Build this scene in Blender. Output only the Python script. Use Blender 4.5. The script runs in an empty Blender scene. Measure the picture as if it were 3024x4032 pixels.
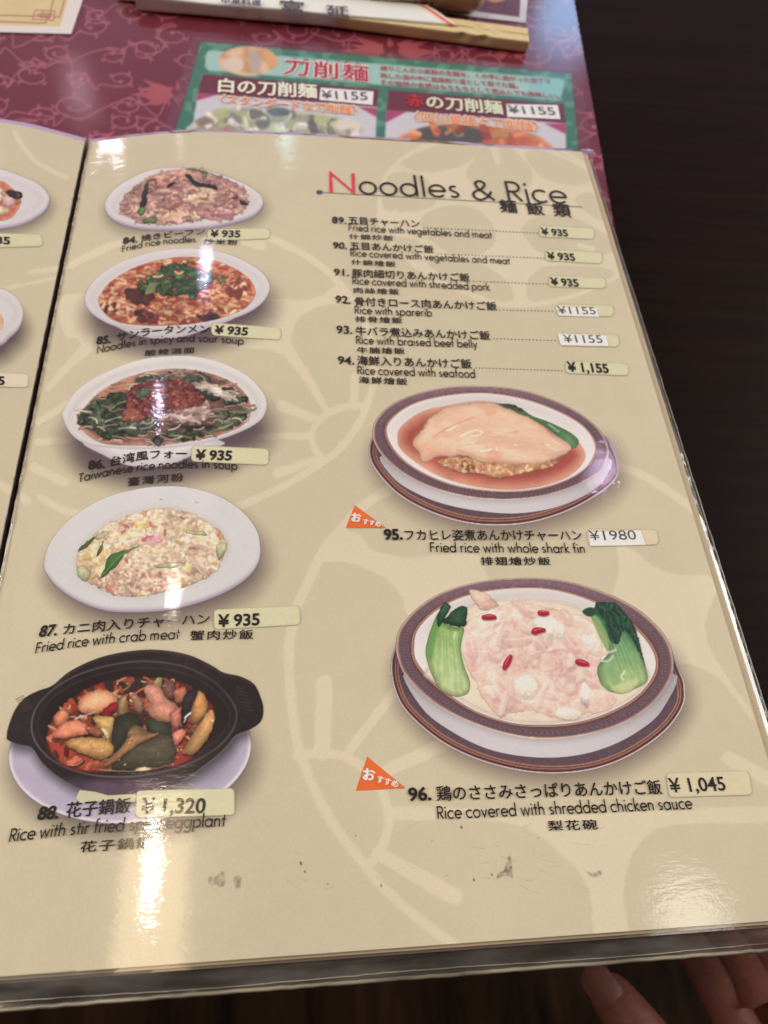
import bpy, bmesh, math, random
import numpy as np
from mathutils import Matrix, Vector, geometry

scene = bpy.context.scene
COL = scene.collection
rng = np.random.default_rng(7)
random.seed(7)

# ------------------------------------------------------------------ camera
CAM_POS = np.array([0.081915, -0.298469, 0.199651])
CAM_ROT = np.array([[0.992223962, -0.063703310, 0.106927531],
                    [-0.001192411, -0.863920958, -0.503626009],
                    [0.124459578, 0.499582293, -0.857279036]])   # rows: right, down, forward
FPX = 3025.82                                                    # focal length in source-photo pixels
cam_data = bpy.data.cameras.new('camera')
cam = bpy.data.objects.new('camera', cam_data)
COL.objects.link(cam)
cam_data.sensor_fit = 'VERTICAL'
cam_data.sensor_height = 36.0
cam_data.lens = 36.0 * FPX / 4032.0
cam_data.clip_start = 0.005
cam_data.clip_end = 50
m = Matrix.Identity(4)
for i in range(3):
    m[i][0] = CAM_ROT[0][i]; m[i][1] = -CAM_ROT[1][i]; m[i][2] = -CAM_ROT[2][i]; m[i][3] = CAM_POS[i]
cam.matrix_world = m
cam_data.dof.use_dof = True
cam_data.dof.focus_distance = 0.212
cam_data.dof.aperture_fstop = 17.0
scene.camera = cam

# ------------------------------------------------------------------ light
scene.view_settings.view_transform = 'Standard'
scene.view_settings.look = 'None'
scene.view_settings.exposure = 0.10
scene.view_settings.gamma = 1.0
scene.view_settings.use_curve_mapping = False
scene.cycles.transparent_max_bounces = 24
scene.cycles.max_bounces = 8
scene.cycles.caustics_reflective = False
scene.cycles.caustics_refractive = False

world = bpy.data.worlds.new('World')
scene.world = world
world.use_nodes = True
wn = world.node_tree.nodes; wl = world.node_tree.links
bg = wn['Background']
# the dim restaurant: brighter and a little violet on the far side, dark behind the photographer
w_tc = wn.new('ShaderNodeTexCoord'); w_sx = wn.new('ShaderNodeSeparateXYZ'); wl.new(w_tc.outputs['Generated'], w_sx.inputs[0])
w_cr = wn.new('ShaderNodeValToRGB')
w_mr = wn.new('ShaderNodeMapRange'); w_mr.inputs['From Min'].default_value = -1; w_mr.inputs['From Max'].default_value = 1
wl.new(w_sx.outputs['Y'], w_mr.inputs['Value']); wl.new(w_mr.outputs['Result'], w_cr.inputs['Fac'])
els = w_cr.color_ramp.elements
els[0].position = 0.30; els[0].color = (0.11, 0.085, 0.07, 1)
els[1].position = 0.98; els[1].color = (1.75, 1.25, 1.75, 1)
e = els.new(0.62); e.color = (0.80, 0.70, 0.58, 1)
e = els.new(0.84); e.color = (1.05, 0.86, 0.88, 1)
wl.new(w_cr.outputs['Color'], bg.inputs['Color'])
bg.inputs['Strength'].default_value = 0.26

def lamp(name, loc, size, watts, color, target=(0.1, -0.15, 0.0), shape='DISK', size_y=None):
    d = bpy.data.lights.new(name, 'AREA')
    d.shape = shape; d.size = size
    if size_y: d.size_y = size_y
    d.energy = watts; d.color = color
    o = bpy.data.objects.new(name, d); COL.objects.link(o)
    o.location = loc
    v = Vector(target) - Vector(loc)
    o.rotation_euler = v.to_track_quat('-Z', 'Y').to_euler()
    return o
# big soft fill lights, added left and right of the table, and a row of small down-lights
lamp('fill_panel', (-3.60, 0.75, 1.60), 2.0, 98.0, (1.0, 0.965, 0.91))
lamp('fill_panel', (2.85, 0.65, 1.70), 2.0, 72.0, (1.0, 0.965, 0.91))
lamp('lamp_tube', (-0.380, -0.110, 1.50), 0.030, 2.2, (1.0, 0.90, 0.74), target=(-0.380, -0.110, 0), shape='RECTANGLE', size_y=0.15)
lamp('lamp_shade', (-0.40, -0.19, 1.58), 0.30, 2.4, (1.0, 0.74, 0.42), target=(-0.40, -0.16, 0), shape='RECTANGLE', size_y=0.46)
lamp('down_light', (-0.38, 0.49, 1.50), 0.025, 0.4, (1.0, 0.94, 0.84))
lamp('down_light', (-0.58, 1.10, 1.50), 0.018, 0.5, (0.82, 0.74, 1.0))
lamp('down_light', (-0.34, 1.60, 1.50), 0.018, 0.45, (0.82, 0.72, 1.0))
lamp('down_light', (0.95, 0.83, 1.50), 0.018, 0.2, (0.80, 0.66, 1.0))
lamp('down_light', (0.90, -0.27, 1.50), 0.14, 0.28, (1.0, 0.94, 0.86))
lamp('down_light', (-0.66, 2.46, 1.50), 0.03, 0.08, (1.0, 0.76, 0.86))
lamp('down_light', (-1.36, 2.76, 1.49), 0.03, 0.35, (0.92, 0.86, 1.0))
lamp('cyan_lamp', (0.05, 2.22, 1.50), 0.05, 0.10, (0.35, 0.85, 1.0))  # unseen cyan light, added for the glint at the page's top edge
lamp('blue_lamp', (1.32, 3.25, 1.50), 0.30, 1.0, (0.25, 0.62, 1.0))  # unseen blue light, added for the bluish reflection on the mat's far right


# ------------------------------------------------------------------ measuring the photograph
TABLE_Z = -0.0125
MAT_Z = -0.0115

def rays(px, py):
    d = np.stack([(np.asarray(px, float) - 1512) / FPX, (np.asarray(py, float) - 2016) / FPX,
                  np.ones(np.shape(px))], -1)
    return d @ CAM_ROT

def page_height(x):
    """open menu: flat in the middle, dipping towards the spine on both sides"""
    x = np.asarray(x, float)
    r = -0.0085 * np.exp(-(np.maximum(x, 0) / 0.030) ** 1.4)
    l = -0.0085 * np.exp(-(np.maximum(-x, 0) / 0.024) ** 1.3)
    return np.where(x > 0.0002, r, l)

def on_page(px, py, lift=0.0):
    px = np.asarray(px, float); py = np.asarray(py, float)
    d = rays(px, py)
    z = np.zeros(px.shape)
    for _ in range(14):
        t = (z - CAM_POS[2]) / d[..., 2]
        x = CAM_POS[0] + t * d[..., 0]
        z = 0.5 * z + 0.5 * (page_height(x) + lift)
    t = (z - CAM_POS[2]) / d[..., 2]
    P = CAM_POS + t[..., None] * d
    P[..., 2] = page_height(P[..., 0]) + lift
    return P

def on_level(px, py, z):
    d = rays(px, py)
    t = (z - CAM_POS[2]) / d[..., 2]
    return CAM_POS + t[..., None] * d

def to_photo(P):
    c = (np.asarray(P) - CAM_POS) @ CAM_ROT.T
    return c[..., 0] / c[..., 2] * FPX + 1512, c[..., 1] / c[..., 2] * FPX + 2016

# ------------------------------------------------------------------ objects
def link(name, mesh, mat, parent=None):
    o = bpy.data.objects.new(name, mesh)
    COL.objects.link(o)
    if mat is not None: mesh.materials.append(mat)
    if parent is not None: o.parent = parent
    return o

def thing(name, label, cat, group=None, loc=(0, 0, 0)):
    o = bpy.data.objects.new(name, None)
    o.empty_display_size = 0.02
    COL.objects.link(o)
    o.location = loc
    o['label'] = label; o['category'] = cat
    if group: o['group'] = group
    return o

def tag(o, label, cat, group=None):
    o['label'] = label; o['category'] = cat
    if group: o['group'] = group
    return o

def array_mesh(name, V, faces_flat, starts, totals, rgba=None, smooth=False):
    me = bpy.data.meshes.new(name)
    V = np.ascontiguousarray(V, np.float32)
    me.vertices.add(len(V)); me.vertices.foreach_set('co', V.ravel())
    me.loops.add(len(faces_flat)); me.loops.foreach_set('vertex_index', np.asarray(faces_flat, np.int32))
    me.polygons.add(len(starts))
    me.polygons.foreach_set('loop_start', np.asarray(starts, np.int32))
    me.update(calc_edges=True)
    if rgba is not None:
        a = me.color_attributes.new('print', 'FLOAT_COLOR', 'POINT')
        a.data.foreach_set('color', np.ascontiguousarray(rgba, np.float32).ravel())
    if smooth:
        me.polygons.foreach_set('use_smooth', np.ones(len(starts), bool))
    me.validate()
    return me

def grid_mesh(name, P, rgba=None, keep=None, smooth=True):
    """P: (h, w, 3) grid of points; keep: (h, w) vertices that matter"""
    h, w = P.shape[:2]
    idx = np.arange(h * w).reshape(h, w)
    q = np.stack([idx[1:, :-1], idx[1:, 1:], idx[:-1, 1:], idx[:-1, :-1]], -1).reshape(-1, 4)
    V = P.reshape(-1, 3)
    C = None if rgba is None else rgba.reshape(-1, 4)
    if keep is not None:
        k = keep.reshape(-1)
        q = q[k[q].any(1)]
        used = np.zeros(h * w, bool); used[q.ravel()] = True
        remap = np.cumsum(used) - 1
        q = remap[q]; V = V[used]
        if C is not None: C = C[used]
    n = len(q)
    return array_mesh(name, V, q.ravel(), np.arange(n) * 4, np.full(n, 4), C, smooth)

def S(c):
    """sRGB 0..255 -> linear"""
    c = np.asarray(c, float) / 255.0
    return np.where(c <= 0.04045, c / 12.92, ((np.maximum(c, 0) + 0.055) / 1.055) ** 2.4)

PRINT_GAIN = 1.25
def ink(c):
    return np.clip(S(c) * PRINT_GAIN, 0.0, 0.92)

# ------------------------------------------------------------------ materials
def new_mat(name):
    mt = bpy.data.materials.new(name); mt.use_nodes = True
    nt = mt.node_tree
    return mt, nt.nodes, nt.links, nt.nodes['Principled BSDF']

def node(ns, typ, **kw):
    n = ns.new(typ)
    for k, v in kw.items():
        if k in n.inputs.keys(): n.inputs[k].default_value = v
        else: setattr(n, k, v)
    return n

def laminate_bump(ns, ls, waves=0.35, grain=0.12):
    """clear film: slow waves across the page and a fine orange-peel grain"""
    tc = ns.new('ShaderNodeTexCoord')
    mp = ns.new('ShaderNodeMapping'); mp.inputs['Scale'].default_value = (150, 520, 30)
    ls.new(tc.outputs['Object'], mp.inputs['Vector'])
    n1 = node(ns, 'ShaderNodeTexNoise', Scale=1.0, Detail=2.5, Roughness=0.6)
    ls.new(mp.outputs['Vector'], n1.inputs['Vector'])
    n2 = node(ns, 'ShaderNodeTexNoise', Scale=1500.0, Detail=3.0)
    ls.new(tc.outputs['Object'], n2.inputs['Vector'])
    b1 = node(ns, 'ShaderNodeBump', Strength=waves, Distance=0.0004)
    ls.new(n1.outputs['Fac'], b1.inputs['Height'])
    b2 = node(ns, 'ShaderNodeBump', Strength=grain, Distance=0.0003)
    ls.new(n2.outputs['Fac'], b2.inputs['Height'])
    ls.new(b1.outputs['Normal'], b2.inputs['Normal'])
    return b2

def print_material(name, coat=1.0, waves=0.09, grain=0.04, fixed=None, rough=0.25, coat_rough=0.028):
    mt, ns, ls, bs = new_mat(name)
    if fixed is None:
        at = node(ns, 'ShaderNodeVertexColor', layer_name='print')
        # paper fibre: a hardly visible mottling of the ink
        tc = ns.new('ShaderNodeTexCoord')
        nz = node(ns, 'ShaderNodeTexNoise', Scale=1400.0, Detail=2.0)
        ls.new(tc.outputs['Object'], nz.inputs['Vector'])
        mr = ns.new('ShaderNodeMapRange'); mr.inputs['To Min'].default_value = 0.93; mr.inputs['To Max'].default_value = 1.07
        ls.new(nz.outputs['Fac'], mr.inputs['Value'])
        mx = ns.new('ShaderNodeMix'); mx.data_type = 'RGBA'; mx.blend_type = 'MULTIPLY'; mx.inputs['Factor'].default_value = 1.0
        ls.new(at.outputs['Color'], mx.inputs['A']); ls.new(mr.outputs['Result'], mx.inputs['B'])
        ls.new(mx.outputs['Result'], bs.inputs['Base Color'])
        ls.new(at.outputs['Alpha'], bs.inputs['Alpha'])
    else:
        bs.inputs['Base Color'].default_value = (*fixed, 1)
    bs.inputs['Roughness'].default_value = rough
    bs.inputs['Specular IOR Level'].default_value = 0.16
    bs.inputs['Coat Weight'].default_value = coat
    bs.inputs['Coat Roughness'].default_value = coat_rough
    bs.inputs['Coat IOR'].default_value = 1.5
    b = laminate_bump(ns, ls, waves, grain)
    ls.new(b.outputs['Normal'], bs.inputs['Coat Normal'])
    t2 = ns.new('ShaderNodeTexCoord'); n5 = node(ns, 'ShaderNodeTexNoise', Scale=1100.0, Detail=2.0)
    ls.new(t2.outputs['Object'], n5.inputs['Vector'])
    b5 = node(ns, 'ShaderNodeBump', Strength=0.07, Distance=0.0003); ls.new(n5.outputs['Fac'], b5.inputs['Height'])
    ls.new(b5.outputs['Normal'], bs.inputs['Normal'])
    return mt

INK = print_material('printed_ink_under_film')
MATTE = print_material('printed_ink_matte', coat=0.35, waves=0.2, grain=0.2, coat_rough=0.25)
_tx = {}
def text_mat(c):
    k = tuple(int(v) for v in c)
    if k not in _tx:
        _tx[k] = print_material('ink_%02x%02x%02x' % k, fixed=ink(c))
    return _tx[k]

# ------------------------------------------------------------------ painter: the pictures printed on the paper
_tab = np.random.default_rng(3).random((256, 256))
def vnoise(X, Y, sc, seed=0):
    u = X / sc + seed * 17.31 + 500; v = Y / sc + seed * 9.77 + 500
    i = np.floor(u).astype(int); j = np.floor(v).astype(int)
    f = u - i; g = v - j
    f = f * f * (3 - 2 * f); g = g * g * (3 - 2 * g)
    a = _tab[j % 256, i % 256]; b = _tab[j % 256, (i + 1) % 256]
    c = _tab[(j + 1) % 256, i % 256]; d = _tab[(j + 1) % 256, (i + 1) % 256]
    return (a * (1 - f) + b * f) * (1 - g) + (c * (1 - f) + d * f) * g

def fbm(X, Y, sc, seed=0, o=3):
    s = 0; a = 0.5; t = 0
    for k in range(o):
        s = s + a * vnoise(X, Y, sc / 2 ** k, seed + k * 5); t += a; a *= 0.55
    return s / t

def smooth_closed(pts, n=5):
    p = np.asarray(pts, float); N = len(p); out = []
    for i in range(N):
        p0, p1, p2, p3 = p[(i - 1) % N], p[i], p[(i + 1) % N], p[(i + 2) % N]
        for k in range(n):
            t = k / n
            out.append(0.5 * (2 * p1 + (p2 - p0) * t + (2 * p0 - 5 * p1 + 4 * p2 - p3) * t * t + (3 * p1 - p0 - 3 * p2 + p3) * t ** 3))
    return np.array(out)

def smooth_open(pts, n=5):
    p = np.asarray(pts, float)
    q = np.vstack([2 * p[0] - p[1], p, 2 * p[-1] - p[-2]]); out = []
    for i in range(1, len(q) - 2):
        p0, p1, p2, p3 = q[i - 1], q[i], q[i + 1], q[i + 2]
        for k in range(n):
            t = k / n
            out.append(0.5 * (2 * p1 + (p2 - p0) * t + (2 * p0 - 5 * p1 + 4 * p2 - p3) * t * t + (3 * p1 - p0 - 3 * p2 + p3) * t ** 3))
    out.append(p[-1])
    return np.array(out)

def seg_dist(X, Y, pts, widths=None):
    """distance to a polyline; with widths returns distance minus local half width"""
    best = np.full(X.shape, 1e9)
    for i in range(len(pts) - 1):
        ax, ay = pts[i]; bx, by = pts[i + 1]
        dx, dy = bx - ax, by - ay; L = dx * dx + dy * dy + 1e-9
        t = np.clip(((X - ax) * dx + (Y - ay) * dy) / L, 0, 1)
        d = np.hypot(X - ax - t * dx, Y - ay - t * dy)
        if widths is not None: d = d - (widths[i] + (widths[i + 1] - widths[i]) * t)
        np.minimum(best, d, out=best)
    return best

def poly_sdf(X, Y, pts):
    p = np.asarray(pts, float); N = len(p)
    best = np.full(X.shape, 1e9); ins = np.zeros(X.shape, bool)
    for i in range(N):
        ax, ay = p[i]; bx, by = p[(i + 1) % N]
        dx, dy = bx - ax, by - ay; L = dx * dx + dy * dy + 1e-9
        t = np.clip(((X - ax) * dx + (Y - ay) * dy) / L, 0, 1)
        np.minimum(best, np.hypot(X - ax - t * dx, Y - ay - t * dy), out=best)
        c = ((ay > Y) != (by > Y))
        if c.any():
            xi = ax + (Y - ay) * dx / (dy if abs(dy) > 1e-9 else 1e-9)
            ins ^= c & (X < xi)
    return np.where(ins, -best, best)

def cover(d, w=3.0):
    t = np.clip(0.5 - d / w, 0, 1)
    return t * t * (3 - 2 * t)

class Canvas:
    """a piece of print: colour and coverage sampled on a fine grid over the paper"""
    def __init__(s, x0, y0, x1, y1, step=3.0):
        s.x0, s.y0, s.step = x0, y0, step
        xs = np.arange(x0, x1 + step, step); ys = np.arange(y0, y1 + step, step)
        s.X, s.Y = np.meshgrid(xs, ys)
        s.rgb = np.zeros(s.X.shape + (3,)); s.a = np.zeros(s.X.shape)
    def over(s, cov, col, sl=None):
        sl = sl or (slice(None), slice(None))
        a = s.a[sl]; rgb = s.rgb[sl]
        col = np.asarray(col, float)
        ao = cov + a * (1 - cov)
        s.rgb[sl] = (col * cov[..., None] + rgb * (a * (1 - cov))[..., None]) / np.maximum(ao, 1e-6)[..., None]
        s.a[sl] = ao
    def box(s, pts, pad):
        p = np.asarray(pts)
        i0 = max(int((p[:, 0].min() - pad - s.x0) / s.step), 0); i1 = int((p[:, 0].max() + pad - s.x0) / s.step) + 2
        j0 = max(int((p[:, 1].min() - pad - s.y0) / s.step), 0); j1 = int((p[:, 1].max() + pad - s.y0) / s.step) + 2
        return (slice(j0, max(j1, j0)), slice(i0, max(i1, i0)))
    def stroke(s, pts, w, col, a=1.0, soft=3.0):
        pts = np.asarray(pts, float)
        ws = np.full(len(pts), w / 2.0) if np.isscalar(w) else np.asarray(w) / 2.0
        sl = s.box(pts, ws.max() + soft)
        X, Y = s.X[sl], s.Y[sl]
        if X.size == 0: return
        s.over(cover(seg_dist(X, Y, pts, ws), soft) * a, col, sl)
    def blob(s, pts, col, a=1.0, soft=4.0, smooth=5):
        pts = smooth_closed(pts, smooth) if smooth else np.asarray(pts, float)
        sl = s.box(pts, soft * 2)
        X, Y = s.X[sl], s.Y[sl]
        if X.size == 0: return
        d = poly_sdf(X, Y, pts)
        s.over(cover(d, soft) * a, col, sl)
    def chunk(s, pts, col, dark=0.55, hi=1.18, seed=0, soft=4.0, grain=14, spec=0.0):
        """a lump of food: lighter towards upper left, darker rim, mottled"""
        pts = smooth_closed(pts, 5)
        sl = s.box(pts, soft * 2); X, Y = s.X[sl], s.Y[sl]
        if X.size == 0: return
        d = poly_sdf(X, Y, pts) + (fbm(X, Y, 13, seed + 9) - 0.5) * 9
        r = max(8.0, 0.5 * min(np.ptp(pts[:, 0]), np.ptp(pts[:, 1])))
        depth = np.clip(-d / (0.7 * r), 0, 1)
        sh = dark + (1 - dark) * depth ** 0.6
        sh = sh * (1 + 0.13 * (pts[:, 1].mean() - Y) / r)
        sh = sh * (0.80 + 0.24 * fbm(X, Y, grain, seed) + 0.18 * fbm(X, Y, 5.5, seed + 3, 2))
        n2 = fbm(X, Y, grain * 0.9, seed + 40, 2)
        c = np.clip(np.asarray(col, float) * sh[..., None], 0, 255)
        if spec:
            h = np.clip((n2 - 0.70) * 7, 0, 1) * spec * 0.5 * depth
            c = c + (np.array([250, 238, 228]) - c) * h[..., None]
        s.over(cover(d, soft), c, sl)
    def strands(s, region, n, length, width, cols, ang=(0, math.pi), bend=0.6, seed=0, edge=0.74, soft=4.0, grad=0.12):
        r = np.random.default_rng(seed)
        reg = np.asarray(region, float)
        x0, y0 = reg.min(0); x1, y1 = reg.max(0)
        X = r.uniform(x0, x1, n * 4); Y = r.uniform(y0, y1, n * 4)
        ok = poly_sdf(X, Y, reg) < -width * 0.5
        X, Y = X[ok][:n], Y[ok][:n]
        o = np.argsort(Y + r.normal(0, 0.12 * (y1 - y0), len(Y)))
        for k in o:
            L = length * r.uniform(0.5, 1.4); w = width * r.uniform(0.7, 1.3)
            a = r.uniform(*ang); b = r.normal(0, bend)
            t = np.linspace(-0.5, 0.5, 5)
            th = a + b * t * 2
            dx = np.cumsum(np.cos(th)) * L / 5; dy = np.cumsum(np.sin(th)) * L / 5 * 0.72
            p = np.stack([X[k] + dx - dx[2], Y[k] + dy - dy[2]], -1)
            c = np.asarray(cols[r.integers(len(cols))], float) * r.uniform(1 - grad, 1 + grad)
            s.stroke(p + [0, w * 0.22], w * 1.25, np.clip(c * edge, 0, 255), 0.9, soft)
            s.stroke(p, w, np.clip(c, 0, 255), 1.0, soft)
            s.stroke(p - [0, w * 0.2], w * 0.35, np.clip(c * 1.14, 0, 255), 0.6, soft)
    def soften(s, k=1):
        """the photograph was printed a little soft"""
        q = np.concatenate([s.rgb * s.a[..., None], s.a[..., None]], -1)
        for _ in range(k):
            e = np.pad(q, ((1, 1), (1, 1), (0, 0)), mode='edge')
            q = (e[:-2, 1:-1] + e[2:, 1:-1] + e[1:-1, :-2] + e[1:-1, 2:] + 2 * q) / 6
        s.a = q[..., 3]; s.rgb = q[..., :3] / np.maximum(s.a, 1e-4)[..., None]
    def shade(s, sc, amt, seed=0, light=0.0):
        f = 1 + amt * (fbm(s.X, s.Y, sc, seed) - 0.5) * 2
        if light:
            cx, cy = s.X.mean(), s.Y.mean()
            f = f * (1 + light * ((cx - s.X) / np.ptp(s.X) * 0.6 + (cy - s.Y) / np.ptp(s.Y)))
        s.rgb = np.clip(s.rgb * f[..., None], 0, 252)
    def clip(s, pts, soft=6.0, wob=0.0, seed=0):
        d = poly_sdf(s.X, s.Y, pts)
        if wob: d = d + (fbm(s.X, s.Y, 16, seed) - 0.5) * wob
        s.a *= cover(d, soft)
    def build(s, name, parent, layer, mat=None, level=None, label=None, sat=0.84):
        g = (s.rgb @ np.array((0.3, 0.59, 0.11)))[..., None]
        s.rgb = g + (s.rgb - g) * sat
        keep = s.a > 0.012
        lift = layer * 0.00003
        P = on_page(s.X, s.Y, lift) if level is None else on_level(s.X, s.Y, level + lift)
        rgba = np.concatenate([ink(s.rgb), np.clip(s.a, 0, 1)[..., None]], -1)
        o = link(name, grid_mesh(name, P, rgba, keep), mat or INK, parent)
        if label: o['label'] = label
        return o

def sub(o, k, pts):
    """crop coordinates of a magnified measuring view -> photo coordinates"""
    return [(o[0] + x / k, o[1] + y / k) for x, y in pts]

# ------------------------------------------------------------------ lettering
def arc(cx, cy, r, a0, a1, n=14, ry=None):
    ry = ry or r
    return [(cx + r * math.cos(math.radians(a0 + (a1 - a0) * i / n)), cy + ry * math.sin(math.radians(a0 + (a1 - a0) * i / n))) for i in range(n + 1)]
XH = 0.62
_o = lambda cx=0.33: arc(cx, 0.31, 0.29, 0, 360, 24)
GEO = {
 'o': (0.66, [_o()]), 'a': (0.70, [_o(), [(0.62, XH), (0.62, 0)]]), 'd': (0.70, [_o(), [(0.62, 1.06), (0.62, 0)]]),
 'b': (0.70, [_o(0.37), [(0.08, 1.06), (0.08, 0)]]), 'p': (0.70, [_o(0.37), [(0.08, XH), (0.08, -0.34)]]),
 'g': (0.70, [_o(), [(0.62, XH), (0.62, -0.06)] + arc(0.36, -0.06, 0.26, 0, -150, 10)]),
 'c': (0.56, [arc(0.33, 0.31, 0.29, 48, 312, 20)]), 'e': (0.64, [[(0.05, 0.31), (0.61, 0.31)] + arc(0.33, 0.31, 0.29, 5, 318, 22)]),
 'h': (0.60, [[(0.08, 1.06), (0.08, 0)], [(0.08, 0.34)] + arc(0.29, 0.38, 0.21, 180, 0, 10) + [(0.50, 0)]]),
 'n': (0.60, [[(0.08, XH), (0.08, 0)], [(0.08, 0.34)] + arc(0.29, 0.38, 0.21, 180, 0, 10) + [(0.50, 0)]]),
 'm': (0.94, [[(0.08, XH), (0.08, 0)], [(0.08, 0.36)] + arc(0.26, 0.41, 0.18, 180, 0, 10) + [(0.44, 0)], [(0.44, 0.36)] + arc(0.62, 0.41, 0.18, 180, 0, 10) + [(0.80, 0)]]),
 'u': (0.60, [[(0.08, XH)] + arc(0.28, 0.22, 0.20, 180, 360, 10) + [(0.48, XH)], [(0.48, XH), (0.48, 0)]]),
 'r': (0.38, [[(0.08, XH), (0.08, 0)], [(0.08, 0.36)] + arc(0.27, 0.40, 0.19, 180, 62, 8)]),
 'i': (0.18, [[(0.09, XH), (0.09, 0)], [(0.09, 0.80), (0.09, 0.92)]]), 'l': (0.18, [[(0.09, 1.06), (0.09, 0)]]),
 't': (0.34, [[(0.17, 0.88), (0.17, 0)], [(0.0, 0.57), (0.34, 0.57)]]),
 'f': (0.36, [arc(0.32, 0.88, 0.16, 75, 180, 7) + [(0.16, 0)], [(0.0, 0.57), (0.34, 0.57)]]),
 's': (0.46, [arc(0.22, 0.455, 0.125, 40, 215, 8, 0.12) + arc(0.22, 0.165, 0.15, 62, -145, 11, 0.125)]),
 'v': (0.54, [[(0.03, XH), (0.27, 0.02), (0.51, XH)]]), 'w': (0.86, [[(0.03, XH), (0.23, 0.02), (0.43, 0.58), (0.63, 0.02), (0.83, XH)]]),
 'y': (0.54, [[(0.03, XH), (0.27, 0.06)], [(0.51, XH), (0.15, -0.34)]]), 'k': (0.52, [[(0.08, 1.06), (0.08, 0)], [(0.46, XH), (0.10, 0.30), (0.50, 0)]]),
 'F': (0.54, [[(0.50, 0.94), (0.08, 0.94), (0.08, 0)], [(0.08, 0.52), (0.46, 0.52)]]),
 'R': (0.60, [[(0.08, 0), (0.08, 0.94), (0.28, 0.94)] + arc(0.30, 0.705, 0.235, 88, -88, 10) + [(0.08, 0.47)], [(0.26, 0.46), (0.56, 0)]]),
 'N': (0.82, [[(0.08, 0), (0.08, 0.97), (0.74, 0.03), (0.74, 1.0)]]), 'T': (0.54, [[(0.0, 0.94), (0.54, 0.94)], [(0.27, 0.94), (0.27, 0)]]),
 '&': (0.80, [[(0.80, 0.0), (0.26, 0.60)] + arc(0.38, 0.78, 0.165, 215, -30, 12) + [(0.42, 0.56), (0.20, 0.43)] + arc(0.30, 0.235, 0.225, 130, 290, 10) + [(0.58, 0.16), (0.74, 0.44)]]),
 ' ': (0.32, []),
}
def geo_text(txt, w):
    """geometric sans drawn with strokes: returns verts, faces in em units (cap height 1)"""
    V, Fc = [], []; x = 0.0
    for ch in txt:
        adv, strokes = GEO[ch]
        for st in strokes:
            p = np.array(st, float); N = len(p)
            closed = N > 3 and np.hypot(*(p[0] - p[-1])) < 1e-6
            if closed: p = p[:-1]; N -= 1
            L = []; 
            for i in range(N):
                a = p[(i - 1) % N] if (i > 0 or closed) else p[i]
                b = p[(i + 1) % N] if (i < N - 1 or closed) else p[i]
                d1 = p[i] - a; d2 = b - p[i]
                u1 = d1 / (np.hypot(*d1) + 1e-12); u2 = d2 / (np.hypot(*d2) + 1e-12)
                if np.hypot(*d1) < 1e-9: u1 = u2
                if np.hypot(*d2) < 1e-9: u2 = u1
                t = u1 + u2; tn = np.hypot(*t)
                t = t / tn if tn > 1e-3 else u1
                n = np.array([-t[1], t[0]])
                k = min(1 / max(abs(n @ np.array([-u1[1], u1[0]])), 0.3), 2.4)
                L.append((p[i] + n * w / 2 * k, p[i] - n * w / 2 * k))
            base = len(V)
            for a, b in L: V += [(a[0] + x, a[1]), (b[0] + x, b[1])]
            for i in range(N if closed else N - 1):
                j = (i + 1) % N
                Fc.append((base + 2 * i, base + 2 * i + 1, base + 2 * j + 1, base + 2 * j))
        x += adv + (0.09 if ch != ' ' else 0.0)
    return np.array(V, float), Fc

def font_text(txt, bold=0.0, spacing=1.0):
    c = bpy.data.curves.new('lettering', 'FONT'); c.body = txt; c.size = 1.0
    c.resolution_u = 3; c.offset = bold; c.space_character = spacing
    o = bpy.data.objects.new('lettering', c); COL.objects.link(o)
    dg = bpy.context.evaluated_depsgraph_get(); dg.update()
    me = bpy.data.meshes.new_from_object(o.evaluated_get(dg))
    V = np.array([v.co[:2] for v in me.vertices], float).reshape(-1, 2)
    Fc = [tuple(p.vertices) for p in me.polygons]
    bpy.data.objects.remove(o); bpy.data.curves.remove(c); bpy.data.meshes.remove(me)
    return V, Fc

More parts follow.
